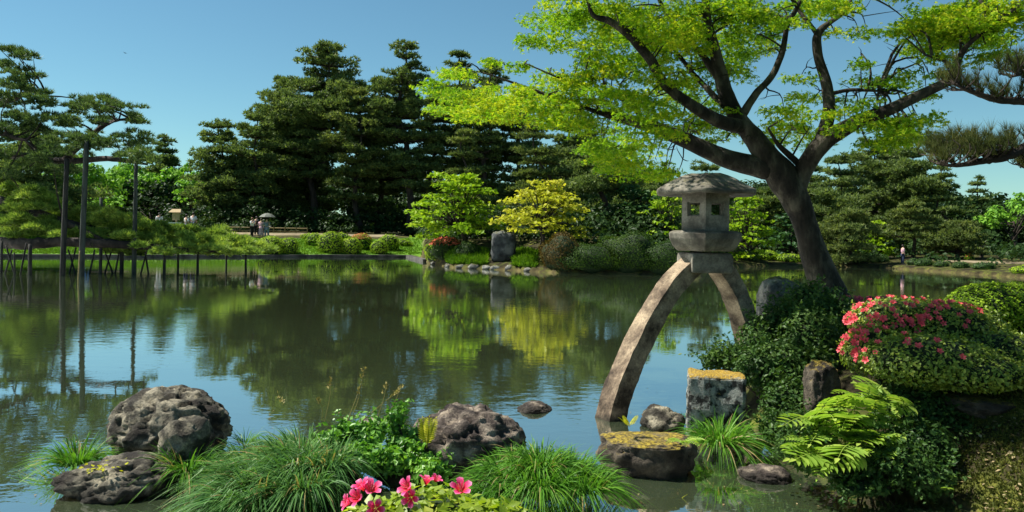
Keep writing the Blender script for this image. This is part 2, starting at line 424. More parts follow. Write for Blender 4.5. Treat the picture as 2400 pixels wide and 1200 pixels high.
# water: clear-to-murky surface over a bed; the surface mirrors by the angle it is seen at
def water_mat():
    m, nt, out = mat_new('pond_water')
    tc = nt.nodes.new('ShaderNodeTexCoord')
    n1 = nz(nt, 3.0, 3, 0.5, vec=tc.outputs['Object'], stretch=(1.0, 1.5, 1))
    n2 = nz(nt, 11.0, 2, 0.5, vec=tc.outputs['Object'], stretch=(1.0, 1.6, 1))
    big = nz(nt, 0.16, 3, 0.6, vec=tc.outputs['Object'])
    mask = ramp(nt, [(0.42, (0.12,) * 3), (0.62, (1.0,) * 3)], big.outputs[0])
    h = math_(nt, 'ADD', n1.outputs[0], math_(nt, 'MULTIPLY', n2.outputs[0], 0.25))
    h = math_(nt, 'MULTIPLY', h, mask.outputs[0])
    bp = nt.nodes.new('ShaderNodeBump'); bp.inputs['Strength'].default_value = 1.0; bp.inputs['Distance'].default_value = 0.0035
    nt.links.new(h, bp.inputs['Height'])
    gl = nt.nodes.new('ShaderNodeBsdfGlossy'); gl.inputs['Roughness'].default_value = 0.015
    gl.inputs['Color'].default_value = (0.95, 0.97, 0.95, 1)
    nt.links.new(bp.outputs[0], gl.inputs['Normal'])
    tr = nt.nodes.new('ShaderNodeBsdfTransparent'); tr.inputs[0].default_value = (0.62, 0.60, 0.40, 1)
    df = nt.nodes.new('ShaderNodeBsdfDiffuse'); df.inputs[0].default_value = (0.080, 0.115, 0.058, 1)
    mu = nt.nodes.new('ShaderNodeMixShader'); mu.inputs[0].default_value = 0.55
    nt.links.new(tr.outputs[0], mu.inputs[1]); nt.links.new(df.outputs[0], mu.inputs[2])
    lw = nt.nodes.new('ShaderNodeLayerWeight'); lw.inputs['Blend'].default_value = 0.5
    nt.links.new(bp.outputs[0], lw.inputs['Normal'])
    fr = math_(nt, 'ADD', math_(nt, 'MULTIPLY', math_(nt, 'POWER', lw.outputs['Facing'], 1.1), 0.94), 0.04, True)
    mx = nt.nodes.new('ShaderNodeMixShader')
    nt.links.new(fr, mx.inputs[0]); nt.links.new(mu.outputs[0], mx.inputs[1]); nt.links.new(gl.outputs[0], mx.inputs[2])
    nt.links.new(mx.outputs[0], out.inputs[0])
    return m
M['water'] = water_mat()


# ------------------------------------------------------------------ the lie of the land
SHORE = [(-1500, 592), (-400, 601), (300, 603), (985, 603), (1003, 618), (1060, 628), (1200, 634), (1300, 640), (1560, 645), (1640, 642), (1700, 628), (1800, 624), (1900, 626), (2050, 627), (2150, 634), (2250, 641), (2400, 652), (2800, 690), (3600, 760)]
_sp = np.array([WL(a, b) for a, b in SHORE])
SH_A, SH_Y = _sp[:, 0] / _sp[:, 1], _sp[:, 1]
H_A = np.array([ray(a, CY)[0] for a in (-1500, 900, 1000, 1100, 1500, 1700, 1900, 2100, 2400, 3600)])
H_MAX = np.array([1.7, 1.7, 1.4, 1.5, 1.8, 1.2, 0.7, 0.6, 0.8, 1.0])
H_SL = np.array([0.13, 0.13, 0.16, 0.22, 0.20, 0.12, 0.07, 0.05, 0.06, 0.06])

def shore_y(a):
    return np.interp(a, SH_A, SH_Y)

BANK = np.array([WL(2300, 1215)[:2], WL(2215, 1168)[:2], WL(2090, 1150)[:2], WL(1960, 1105)[:2], WL(1850, 1062)[:2], WL(1780, 1040)[:2], WL(1755, 985)[:2],
                 (2.62, 8.75), (2.50, 9.25), (2.75, 9.9), (3.3, 10.9), (4.4, 12.2), (6.5, 13.2), (9.0, 13.6), (14, 14.0), (14, 1.0), (3.4, 2.2), (3.2, 4.0)])

def poly_sd(x, y, poly):                     # > 0 inside
    x, y = np.asarray(x, float), np.asarray(y, float)
    d = np.full(x.shape, 1e9); ins = np.zeros(x.shape, bool)
    n = len(poly)
    for i in range(n):
        ax, ay = poly[i]; bx, by = poly[(i + 1) % n]
        ex, ey = bx - ax, by - ay
        t = np.clip(((x - ax) * ex + (y - ay) * ey) / (ex * ex + ey * ey), 0, 1)
        d = np.minimum(d, np.hypot(x - ax - t * ex, y - ay - t * ey))
        c = ((ay > y) != (by > y)) & (x < (bx - ax) * (y - ay) / (by - ay + 1e-12) + ax)
        ins ^= c
    return np.where(ins, d, -d)

MOUNDS = [(WL(760, 1120), 0.62, 0.55, 0.16), (WL(960, 1110), 0.62, 0.5, 0.16), (WL(1270, 1135), 0.42, 0.36, 0.14), (WL(330, 1130), 0.5, 0.3, 0.06), (WL(1640, 1040), 0.30, 0.30, 0.08), (WL(1120, 1060), 0.5, 0.4, 0.05)]

def wob(x, y, s, seed=0.0):                  # cheap smooth wobble
    return (np.sin(x * s + 1.7 + seed) * np.cos(y * s * 1.13 + seed * 2.1) + 0.5 * np.sin(x * s * 2.3 + y * s * 1.9 + seed) + 0.3 * np.cos(x * s * 4.1 - y * s * 3.7)) / 1.8

def gh(x, y):
    x, y = np.asarray(x, float), np.asarray(y, float)
    a = np.where(y > 5, x / np.maximum(y, 5), 0)
    d = y - shore_y(a)
    hm, sl = np.interp(a, H_A, H_MAX), np.interp(a, H_A, H_SL)
    far = np.where(d > 0, np.minimum(0.17 + sl * d, hm + 0.004 * d) + 0.06 * wob(x, y, 0.5) * np.clip(d / 3, 0, 1), np.maximum(-0.75, d * 0.9))
    far = np.where(y < 20, -0.75, far)
    sd = poly_sd(x, y, BANK)
    near = np.where(sd > 0, 1.0 * (1 - np.exp(-sd / 0.85)) + 0.05 * wob(x, y, 2.6), np.maximum(-0.6, sd * 0.75 - 0.03))
    lip = np.where(y < 2.7, np.minimum(0.5, (2.7 - y) * 0.8), np.maximum(-0.6, (2.7 - y) * 0.5))
    near = np.maximum(near, lip)
    h = np.where(y < 20, np.maximum(near, -0.42 - 0.03 * np.clip(y - 5, 0, 11)), far)
    for c, rx, ry, hh in MOUNDS:
        q = ((x - c[0]) / rx) ** 2 + ((y - c[1]) / ry) ** 2
        h = np.maximum(h, hh * (1.6 * np.exp(-q) - 0.6) - 0.45 * (1 - np.exp(-q)))
    return h

def on(px, Y, lift=0.0):                     # the point of the ground seen along pixel column px at distance Y
    x = ray(px, CY)[0] * Y
    return np.array((x, Y, float(gh(x, Y)) + lift))

def on_xy(x, y, lift=0.0):
    return np.array((x, y, float(gh(x, y)) + lift))

# ground: one sheet, fine near the camera, to the horizon
ys = np.concatenate([np.linspace(-8, 1.5, 12, endpoint=False), np.linspace(1.5, 14.5, 180, endpoint=False), np.linspace(14.5, 34, 14, endpoint=False), np.linspace(34, 100, 130, endpoint=False), np.geomspace(100, 1500, 24)])
us = np.concatenate([np.linspace(-1.6, -0.72, 8, endpoint=False), np.linspace(-0.72, 0.72, 260), np.linspace(0.73, 1.6, 10)])
gx = us[None, :] * (ys[:, None] + 1.0 + 9.0 * (ys[:, None] < 1.5))
gy = np.repeat(ys[:, None], len(us), 1)
gz = gh(gx, gy)
nr, nc = gx.shape
idx = np.arange(nr * nc).reshape(nr, nc)
q = np.stack([idx[:-1, :-1], idx[:-1, 1:], idx[1:, 1:], idx[1:, :-1]], -1).reshape(-1, 4)
gme = new_mesh('ground', np.stack([gx, gy, gz], -1).reshape(-1, 3), np.concatenate([q[:, [0, 1, 2]], q[:, [0, 2, 3]]]))
a_ = gx / np.maximum(gy, 1)
dsh = gy - shore_y(a_)
lawn = ((gy > 30) & (dsh > 0) & (dsh < 9) & (a_ < ray(990, CY)[0])) * 1.0
sandm = np.clip(1 - np.abs(dsh - 11.5) / 1.0, 0, 1) * (gy > 30) * (a_ < ray(1000, CY)[0]) + np.clip(1 - np.abs(dsh - 7.5) / 0.9, 0, 1) * (gy > 30) * (a_ > ray(2060, CY)[0])
bed = (gz < -0.02) * 1.0
colr = np.stack([lawn, np.clip(sandm * 2, 0, 1), bed, np.ones_like(bed)], -1).reshape(-1, 4).astype(np.float32)
att = gme.color_attributes.new('cover', 'FLOAT_COLOR', 'POINT')
att.data.foreach_set('color', colr.ravel())

def ground_mat():
    m, nt, out = mat_new('ground')
    at = nt.nodes.new('ShaderNodeAttribute'); at.attribute_name = 'cover'
    sp = nt.nodes.new('ShaderNodeSeparateColor'); nt.links.new(at.outputs['Color'], sp.inputs[0])
    n = nz(nt, 2.2, 8, 0.65)
    soil = ramp(nt, [(0.36, (0.014, 0.012, 0.007)), (0.48, (0.035, 0.030, 0.014)), (0.56, (0.05, 0.06, 0.012)), (0.66, (0.12, 0.12, 0.022))], n.outputs[0]).outputs[0]
    lw = ramp(nt, [(0.3, (0.05, 0.13, 0.012)), (0.7, (0.12, 0.24, 0.02))], nz(nt, 0.9, 6).outputs[0]).outputs[0]
    sa = ramp(nt, [(0.3, (0.16, 0.13, 0.08)), (0.7, (0.28, 0.23, 0.15))], nz(nt, 1.5, 5).outputs[0]).outputs[0]
    bd = ramp(nt, [(0.3, (0.045, 0.036, 0.015)), (0.55, (0.13, 0.105, 0.042)), (0.75, (0.22, 0.18, 0.06))], nz(nt, 3.0, 7, 0.65).outputs[0]).outputs[0]
    c = mixc(nt, sp.outputs[0], soil, lw)
    c = mixc(nt, sp.outputs[1], c, sa)
    c = mixc(nt, sp.outputs[2], c, bd)
    b = nt.nodes.new('ShaderNodeBsdfPrincipled'); b.inputs['Roughness'].default_value = 0.95; b.inputs['Specular IOR Level'].default_value = 0.1
    nt.links.new(c, b.inputs['Base Color'])
    bp = nt.nodes.new('ShaderNodeBump'); bp.inputs['Strength'].default_value = 0.8; bp.inputs['Distance'].default_value = 0.03
    nt.links.new(nz(nt, 14, 6, 0.7).outputs[0], bp.inputs['Height']); nt.links.new(bp.outputs[0], b.inputs['Normal'])
    nt.links.new(b.outputs[0], out.inputs[0])
    return m
g = obj('ground', gme, ground_mat(), smooth=True); g['kind'] = 'structure'

wv = np.array([(-260, -8, 0), (260, -8, 0), (260, 140, 0), (-260, 140, 0)], float)
w = obj('water', (wv, np.array([(0, 1, 2), (0, 2, 3)])), M['water']); w['kind'] = 'structure'

# stone kerb along the left far bank
kp = []
kx = np.linspace(-400, 1000, 34)
for i in range(len(kx) - 1):
    a, b = WL(kx[i], 603), WL(kx[i + 1], 603)
    a2, b2 = ray(kx[i], CY)[0], ray(kx[i + 1], CY)[0]
    p0, p1 = np.array((a2 * shore_y(a2), shore_y(a2), 0)), np.array((b2 * shore_y(b2), shore_y(b2), 0))
    mid = (p0 + p1) / 2; L = np.linalg.norm(p1 - p0); an = math.atan2(p1[1] - p0[1], p1[0] - p0[0])
    kp.append(box((mid[0], mid[1] - 0.05, -0.03 + RNG.uniform(-0.01, 0.01)), (L * 1.0, 0.45, 0.44), an))
k = obj('kerb', join(kp), M['kerb']); k['kind'] = 'structure'


# ------------------------------------------------------------------ foliage templates
def spikes(n, wide, spread, seed=1, two=False):
    r = np.random.default_rng(seed); v, f = [], []
    for i in range(n):
        th = 2 * np.pi * (i + r.uniform(-.3, .3)) / n; ph = spread * (0.35 + 0.65 * r.random())
        d = np.array((math.sin(ph) * math.cos(th), math.sin(ph) * math.sin(th), math.cos(ph)))
        s = unit(np.cross(d, r.normal(size=3))) * wide / 2
        L = r.uniform(0.75, 1.1)
        k_ = len(v); v += [-s, s, d * L]; f.append((k_, k_ + 1, k_ + 2))
    return np.array(v), np.array(f)

TUFT = spikes(5, 0.42, 1.15)
TUFT_FINE = spikes(7, 0.20, 1.1, 3)
TUFT_NEAR = spikes(20, 0.032, 0.6, 4)
LEAF = (np.array([(0, 0, 0), (0.30, 0.45, 0.06), (0, 1.0, -0.05), (-0.30, 0.45, 0.06), (0, 0.5, -0.02)]), np.array([(0, 1, 4), (1, 2, 4), (2, 3, 4), (3, 0, 4)]))
DIAM = (np.array([(0, -0.5, 0), (0.36, 0, 0.1), (0, 0.5, 0), (-0.36, 0, 0.1)]), np.array([(0, 1, 2), (0, 2, 3)]))
def star_leaf():
    v = [(0, 0, 0)]
    lob = [(-2.3, 0.55), (-1.15, 0.92), (0, 1.0), (1.15, 0.92), (2.3, 0.55)]
    rim = []
    for i, (a, r) in enumerate(lob):
        rim.append((a, r, -0.12))
        if i < 4: rim.append((a + 0.575, 0.36, 0.03))
    rim.append((math.pi, 0.12, 0))
    v += [(r * math.sin(a) * 0.62, r * math.cos(a) * 0.62, z) for a, r, z in rim]
    n = len(rim)
    return np.array(v), np.array([(0, 1 + i, 1 + (i + 1) % n) for i in range(n)])
STAR = star_leaf()

def pads_cloud(pads, dens, size, t, updir=0.8, flip=0.0):
    """pads: rows (x, y, z, rx, ry, rz); leaves or needle tufts filling flattened cushions"""
    pads = np.asarray(pads, float)
    n = np.maximum(6, (dens * pads[:, 3] * pads[:, 4] * 3.14).astype(int))
    i = np.repeat(np.arange(len(pads)), n); N = len(i)
    c, r = pads[i, :3], pads[i, 3:]
    th = RNG.uniform(0, 2 * np.pi, N); rr = np.sqrt(RNG.random(N))
    zz = np.sqrt(np.maximum(0, 1 - rr ** 2)) * RNG.uniform(-0.45, 1.0, N)
    loc = np.stack([rr * np.cos(th), rr * np.sin(th), zz], 1)
    pos = c + loc * r
    d = loc * np.array((0.9, 0.9, 0.6)) + RNG.normal(size=(N, 3)) * 0.33 + np.array((0, 0, updir))
    return scatter(t, pos, frames(d, RNG.uniform(0, 6.28, N)), size * RNG.uniform(0.7, 1.3, N))

def flat_leaves(pads, dens, size, t=STAR, tilt=0.45):
    """leaves lying nearly level in thin tiers, as maples hold them"""
    pads = np.asarray(pads, float)
    n = np.maximum(4, (dens * pads[:, 3] * pads[:, 4] * 3.14).astype(int))
    i = np.repeat(np.arange(len(pads)), n); N = len(i)
    c, r = pads[i, :3], pads[i, 3:]
    th = RNG.uniform(0, 2 * np.pi, N); rr = RNG.random(N) ** 0.6
    loc = np.stack([rr * np.cos(th), rr * np.sin(th), RNG.normal(size=N) * 0.45 - 0.5 * rr ** 2], 1)
    pos = c + loc * r
    d = RNG.normal(size=(N, 3)) * tilt + np.array((0, 0, 1.0)) + loc * np.array((0.35, 0.35, 0))
    return scatter(t, pos, frames(d, RNG.uniform(0, 6.28, N)), size * RNG.uniform(0.65, 1.25, N))


# ------------------------------------------------------------------ trees
def pine(px, Y, top, spread, label, mat='pine', clear=0.3, style='tall', dens=9.0, base_px=None, lean=0.0, group=None, name='pine_tree', size=None, trunk_r=None):
    base = on(base_px if base_px is not None else px, Y)
    tp = P(px, top, Y)
    Ht = tp[2] - base[2]; Rm = spread * px_m(Y)
    root = thing(name, base, label, 'pine tree', group)
    tr = trunk_r or max(0.16, Ht * 0.022)
    nb = 6
    tpts = [base + (tp - base) * (i / nb) + np.array((RNG.normal() * 0.03 * Ht * (0 < i < nb), RNG.normal() * 0.02 * Ht * (0 < i < nb), 0)) for i in range(nb + 1)]
    tpts[0] = base - np.array((0, 0, 0.3))
    trad = [tr * (1.25 if i == 0 else 1 - 0.85 * i / nb) for i in range(nb + 1)]
    wood = [tube(tpts, trad, 7, 16, 0.06)]
    tl = smooth_path(tpts, 60)
    pads = []
    levels = max(6, int(Ht * (1 - clear) / {'tall': 0.85, 'dome': 0.8, 'layer': 1.0}[style]))
    for L in range(levels):
        t = clear + (1 - clear) * (L + 0.5 * RNG.random()) / levels
        s = (t - clear) / (1 - clear)
        if style == 'tall':
            prof = (0.55 + 0.45 * math.sin(min(1, s * 1.5) * math.pi / 2)) * (1 - max(0, s - 0.45) / 0.55 * 0.78)
        elif style == 'dome':
            prof = math.sqrt(max(0.04, 1 - s * s * 0.96))
        else:                                    # layered garden pine
            prof = 1.0 - 0.78 * s
        c0 = tl[min(59, int(t * 59))]
        nl = 6 if s < 0.85 else 4
        a0 = RNG.uniform(0, 6.28)
        for j in range(nl):
            az = a0 + 6.28 * j / nl + RNG.normal() * 0.3
            if RNG.random() < (0.14 if style == 'tall' else 0.05): continue
            ln = Rm * prof * RNG.uniform(0.55, 1.18)
            rise = (0.10 + 0.25 * s) * ln * RNG.uniform(0.2, 1.2) if style == 'tall' else 0.02 * ln
            end = c0 + np.array((math.cos(az) * ln, math.sin(az) * ln, rise))
            mid = (c0 + end) / 2 + np.array((0, 0, -0.08 * ln + 0.1))
            wood.append(tube([c0, mid, end], [tr * 0.38 * (1 - 0.6 * s), tr * 0.24 * (1 - .5 * s), tr * 0.07], 4, 5, cap=False))
            for q_, pr in ((1.0, 0.27), (0.78, 0.32), (0.52, 0.32), (0.3, 0.28)):
                if q_ < 0.5 and RNG.random() < 0.35: continue
                c = c0 + (end - c0) * q_ + RNG.normal(size=3) * np.array((0.12, 0.12, 0.04)) * ln
                r = max(0.45, pr * ln * RNG.uniform(0.75, 1.2))
                pads.append((*c, r, r, r * ({'tall': 0.55, 'dome': 0.70, 'layer': 0.32}[style])))
    for _ in range(4):
        r = Rm * RNG.uniform(0.13, 0.22)
        pads.append((*(tp + RNG.normal(size=3) * np.array((0.12, 0.12, 0.0)) * Rm - np.array((0, 0, r * 0.4 + RNG.random() * 0.5))), r, r, r * 0.7))
    sz = size or 0.0043 * Y
    obj('trunk', join(wood), M['bark'], root, smooth=True)
    c = obj('crown', pads_cloud(pads, dens * (0.5 / sz) ** 1.55, sz, TUFT), M[mat], root, kind='stuff')
    return root

def broadleaf(px, Y, top, spread, label, mat='broad', dens=14.0, name='broadleaf_tree', cat='tree', low=0.12, base_px=None, size=None, group=None):
    base = on(base_px if base_px is not None else px, Y)
    tp = P(px, top, Y); Ht = tp[2] - base[2]; Rm = spread * px_m(Y)
    root = thing(name, base, label, cat, group)
    tr = max(0.12, Ht * 0.022)
    mid = base + np.array((0, 0, Ht * 0.5)); wood = [tube([base - (0, 0, 0.3), base + (0.04 * Ht, 0, Ht * 0.3), mid], [tr * 1.2, tr * 0.9, tr * 0.6], 7, 9, 0.05)]
    pads = []
    n = int(26 + Rm * Ht * 0.28)
    for _ in range(n):
        d = unit(RNG.normal(size=3)); d[2] = abs(d[2]) * 1.1 - 0.35
        rr = RNG.uniform(0.45, 0.92)
        c = base + np.array((0, 0, Ht * (low + 0.42))) + d * np.array((Rm, Rm, Ht * 0.5)) * rr
        r = RNG.uniform(0.18, 0.34) * min(Rm, Ht * 0.5)
        c[2] = min(c[2], tp[2] - r * 0.5)
        pads.append((*c, r, r, r * 0.6))
        if RNG.random() < 0.4:
            wood.append(tube([base + (0, 0, Ht * RNG.uniform(0.2, 0.5)), (c + mid) / 2 + (0, 0, -0.2), c], [tr * 0.45, tr * 0.3, tr * 0.1], 4, 5, cap=False))
    obj('trunk', join(wood), M['bark'], root, smooth=True)
    sz = size or 0.0052 * Y
    obj('crown', pads_cloud(pads, dens * (0.5 / sz) ** 1.5, sz, DIAM, 0.5), M[mat], root, kind='stuff')
    return root

def small_maple(px, Y, top, spread, label, mat, base_px=None, dens=26, low=0.42, size=None, tiers=6, group=None):
    base = on(base_px if base_px is not None else px, Y)
    tp = P(px, top, Y); Ht = tp[2] - base[2]; Rm = spread * px_m(Y)
    root = thing('maple_tree', base, label, 'maple tree', group)
    tr = max(0.08, Ht * 0.035)
    ctr = np.array((tp[0], Y, 0))
    fork = base + np.array(((tp[0] - base[0]) * 0.5, 0, Ht * low * 0.8))
    wood = [tube([base - (0, 0, 0.3), base * 0.5 + fork * 0.5 + (0.05 * Ht, 0, 0), fork], [tr * 1.3, tr, tr * 0.85], 7, 9, 0.06)]
    pads = []
    for L in range(tiers):
        s = L / (tiers - 1)
        z = base[2] + Ht * (low + (0.97 - low) * s)
        R_ = Rm * math.sqrt(max(0.08, 1 - (s * 0.93) ** 2))
        for j in range(int(7 + 7 * R_ / Rm)):
            az = RNG.uniform(0, 6.28); rr = math.sqrt(RNG.random()) * R_ * 0.9
            r = Rm * RNG.uniform(0.16, 0.30)
            c = np.array((ctr[0] + math.cos(az) * rr, Y + math.sin(az) * rr, z - 0.12 * Ht * (rr / Rm) ** 2 + RNG.normal() * 0.05 * Ht))
            pads.append((*c, r, r, r * 0.20))
            if j % 2 == 0:
                wood.append(tube([fork + RNG.normal(size=3) * 0.05, fork * 0.5 + c * 0.5 + (0, 0, 0.08 * Ht), c], [tr * 0.45, tr * 0.25, tr * 0.08], 4, 5, cap=False))
    obj('trunk', join(wood), M['bark'], root, smooth=True)
    sz = size or 0.0062 * Y
    obj('crown', flat_leaves(pads, dens * (0.28 / sz) ** 1.5, sz, DIAM, 0.5), M[mat], root, kind='stuff')
    return root

# pines and broadleaf trees on the far banks, left to right
FT = 'tall trees beyond the pond'
pine(70, 62, 300, 130, 'dark spreading pine filling the left edge behind the propped pine', 'pine', 0.15, 'dome', group=FT)
broadleaf(165, 92, 335, 110, 'mid green broadleaf tree seen between the two leftmost tall poles', 'broad', group=FT)
broadleaf(285, 100, 380, 95, 'light green rounded broadleaf tree right behind the third tall pole', 'broad', group=FT)
broadleaf(350, 90, 445, 70, 'dark small-leaved broadleaf tree right of the third tall pole', 'broad_dark', group=FT)
broadleaf(420, 104, 362, 62, 'bright green broadleaf tree at the dip in the skyline', 'broad', group=FT)
broadleaf(230, 84, 430, 70, 'bright green low broadleaf tree close behind the tall poles', 'broad', group=FT)
broadleaf(445, 92, 400, 50, 'light green slim broadleaf tree beside the narrow round-headed pine', 'broad', group=FT)
broadleaf(310, 108, 350, 75, 'tall green broadleaf tree behind the third tall pole', 'broad', group=FT)
pine(385, 112, 318, 55, 'dark pine topping out behind the bright green trees at the skyline dip', 'pine', 0.2, group=FT)
pine(515, 80, 280, 70, 'narrow dark pine with rounded head at left end of the tall pine stand', 'pine', 0.15, 'dome', base_px=535, group=FT)
pine(605, 79, 268, 80, 'dense pine with layered boughs just left of the tallest pines', 'pine', 0.15, 'tall', base_px=600, group=FT)
pine(668, 88, 180, 85, 'pine with long boughs stepping down the left slope of the tall stand', 'pine', 0.25, 'tall', group=FT)
pine(765, 84, 100, 125, 'tallest broad-headed pine in the stand across the pond', 'pine', 0.28, 'tall', base_px=738, group=FT)
pine(830, 80, 205, 80, 'pine filling the gap between the two tallest pines', 'pine_olive', 0.25, 'tall', base_px=850, group=FT)
pine(950, 81, 100, 88, 'tall pine with feathery pointed head and straight dark trunk', 'pine', 0.25, 'tall', base_px=958, group=FT)
pine(1010, 86, 235, 60, 'half hidden pine between feathery pine and flat-topped pine', 'pine', 0.25, 'tall', group=FT)
pine(1075, 86, 118, 70, 'tall flat-topped pine above the yellow tip of the big maple', 'pine', 0.35, 'tall', group=FT)
pine(1165, 82, 140, 70, 'tall dark pine whose head shows over the maple branch, with twin forks below', 'pine', 0.38, 'tall', base_px=1130, group=FT)
pine(715, 90, 255, 80, 'shadowed pine deep in the stand left of the tallest one', 'pine', 0.1, 'tall', group=FT)
pine(885, 88, 225, 75, 'shadowed pine deep in the stand right of the tallest one', 'pine', 0.1, 'tall', group=FT)
pine(640, 86, 330, 70, 'lower pine tucked in behind the layered pine at the left of the stand', 'pine', 0.1, 'dome', group=FT)
pine(1120, 90, 275, 75, 'dark pine filling in behind the cone-shaped garden pine', 'pine', 0.1, 'tall', group=FT)
pine(1215, 84, 235, 80, 'dark pine behind the maple bough left of the tiered garden pine', 'pine', 0.1, 'tall', group=FT)
pine(560, 84, 345, 60, 'squat pine between the two pines at the left end of the stand', 'pine', 0.1, 'dome', group=FT)
pine(1092, 62, 305, 78, 'cone-shaped garden pine with clipped tiers above the green island maple', 'pine_olive', 0.1, 'layer', group=FT)
pine(1255, 58, 290, 120, 'wide tiered garden pine above the yellow island maple', 'pine_olive', 0.15, 'layer', base_px=1320, group=FT)
pine(1415, 52, 330, 95, 'slender-trunked pine standing clear on the island under the maple boughs', 'pine', 0.5, 'dome', base_px=1418, trunk_r=0.27, group=FT)
pine(1340, 78, 250, 90, 'dark pine behind the wide tiered garden pine', 'pine', 0.2, 'tall', group=FT)
pine(1520, 76, 395, 90, 'low dark pine behind the island left of the lantern roof', 'pine', 0.1, 'dome', group=FT)
pine(1645, 78, 378, 62, 'round-headed pine peeping over the lantern roof', 'pine', 0.1, 'dome', group=FT)
pine(1790, 84, 440, 80, 'dark pine glimpsed between lantern roof and maple trunk', 'pine', 0.1, 'dome', group=FT)
pine(1960, 72, 368, 85, 'tall dark pine just right of the maple trunk across the water', 'pine', 0.15, 'tall', group=FT)
pine(2050, 78, 325, 95, 'tall dark pine under the right maple fork', 'pine', 0.2, 'tall', group=FT)
pine(2140, 74, 345, 100, 'broad dark pine left of the small pointed conifer', 'pine', 0.2, 'tall', group=FT)
pine(2210, 70, 385, 75, 'dark pine with level boughs reaching toward the small pointed conifer', 'pine', 0.15, 'layer', group=FT)
pine(2292, 105, 412, 34, 'small pointed conifer alone against the sky at right', 'pine', 0.3, 'layer', name='conifer_tree', group=FT)
pine(1905, 86, 385, 75, 'dark pine half hidden by the big maple trunk across the water', 'pine', 0.1, 'tall', group=FT)
pine(2095, 90, 350, 90, 'dark pine deep behind the right bank between two taller ones', 'pine', 0.1, 'tall', group=FT)
pine(1990, 57, 485, 72, 'olive rounded garden pine right of the maple trunk', 'pine_olive', 0.1, 'dome', group=FT)
pine(2140, 60, 470, 75, 'olive garden pine with dark trunk behind the strolling visitor', 'pine_olive', 0.35, 'layer', group=FT)
pine(2240, 58, 520, 58, 'low olive garden pine behind the row of shore shrubs at right', 'pine_olive', 0.15, 'dome', group=FT)
broadleaf(2375, 66, 438, 85, 'bright green broadleaf tree at the right edge across the pond', 'broad', group=FT)
broadleaf(2300, 60, 530, 55, 'soft green tree in front of the bright broadleaf tree at the right edge', 'broad_dark', group=FT)
small_maple(2055, 62, 520, 55, 'light green maple between the olive garden pines at right', 'maple_green', low=0.2, group=FT)
# island maples
IM = 'maples on the island shore'
small_maple(1072, 49, 408, 122, 'lime green maple with feathery crown at the left end of the island', 'maple_green', base_px=1085, tiers=7, low=0.3, group=IM)
small_maple(1275, 45, 432, 116, 'yellow-green maple with slanting dark trunk on the island shore', 'maple_yellow', base_px=1262, tiers=6, low=0.45, group=IM)
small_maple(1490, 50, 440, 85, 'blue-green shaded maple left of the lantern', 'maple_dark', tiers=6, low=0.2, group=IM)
small_maple(1562, 47, 450, 75, 'yellow-green maple touching the lantern chamber on its left', 'maple_green', tiers=6, low=0.15, group=IM)
small_maple(1755, 56, 470, 85, 'yellow-green maple between the lantern and the big trunk', 'maple_green', tiers=6, low=0.15, group=IM)
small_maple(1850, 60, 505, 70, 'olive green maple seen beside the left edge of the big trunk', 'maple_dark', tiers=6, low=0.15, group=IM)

# the far-off wood behind and under them: one mass
wp = []
for px in np.linspace(-150, 2650, 320):
    Y = RNG.uniform(98, 125)
    b = on(px, Y)
    for _ in range(7):
        hgt = RNG.uniform(0.3, 7.5 if 430 < px < 2330 else 5.5)
        r = RNG.uniform(0.9, 2.2)
        wp.append((b[0] + RNG.normal() * 2, Y + RNG.normal() * 2, b[2] + hgt, r, r, r * 0.6))
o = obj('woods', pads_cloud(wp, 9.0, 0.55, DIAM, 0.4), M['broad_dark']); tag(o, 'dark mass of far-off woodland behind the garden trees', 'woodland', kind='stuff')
# undergrowth below the tall pines
wp = []
for px in np.concatenate([np.linspace(380, 2420, 210), np.linspace(1000, 1720, 120)]):
    a = ray(px, CY)[0]; sy = float(shore_y(a))
    Y = sy + RNG.uniform(15, 22) if px < 1000 else sy + RNG.uniform(3.5 if px > 1280 else 6, 20)
    b = on(px, Y); r = RNG.uniform(0.5, 1.2)
    wp.append((*(b + (0, 0, r * 0.5)), r, r, r * 0.8))
    if px < 1700: wp.append((*(b + (0, 2, r * 1.6)), r, r, r * 0.8))
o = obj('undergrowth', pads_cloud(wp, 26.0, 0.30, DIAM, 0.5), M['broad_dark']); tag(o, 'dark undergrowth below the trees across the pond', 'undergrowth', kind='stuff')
# lawn blades on the left bank
N = 26000
a = RNG.uniform(ray(-150, CY)[0], ray(990, CY)[0], N); yy = shore_y(a) + RNG.uniform(0.3, 8.5, N); xx = a * yy
pos = np.stack([xx, yy, gh(xx, yy)], 1)
o = obj('grass', scatter(spikes(3, 0.5, 0.7, 9), pos, frames(RNG.normal(size=(N, 3)) * 0.25 + (0, 0, 1), RNG.uniform(0, 6, N)), RNG.uniform(0.06, 0.15, N)), M['lawn']); tag(o, 'bright green grass on the bank behind the stone kerb', 'grass', kind='stuff')
# grass patches along the island shore
N = 5000
pts = []
for (p0, p1) in ((1050, 1095), (1100, 1140), (1205, 1255)):
    px = RNG.uniform(p0, p1, N // 3); a = np.array([ray(q_, CY)[0] for q_ in px]); yy = shore_y(a) + RNG.uniform(0.3, 3.5, N // 3); pts.append(np.stack([a * yy, yy, gh(a * yy, yy)], 1))
pos = np.concatenate(pts); n_ = len(pos)
o = obj('grass', scatter(spikes(4, 0.35, 0.8, 9), pos, frames(RNG.normal(size=(n_, 3)) * 0.25 + (0, 0, 1), RNG.uniform(0, 6, n_)), RNG.uniform(0.2, 0.42, n_)), M['lawn']); tag(o, 'bright grass patches on the island shore', 'grass', kind='stuff')


# ------------------------------------------------------------------ the old propped pine on the left
def ell(px, py, rx, ry, Y, dz=0.45):
    c = P(px, py, Y); s = px_m(Y)
    return (*c, rx * s, rx * s * 0.8, ry * s)

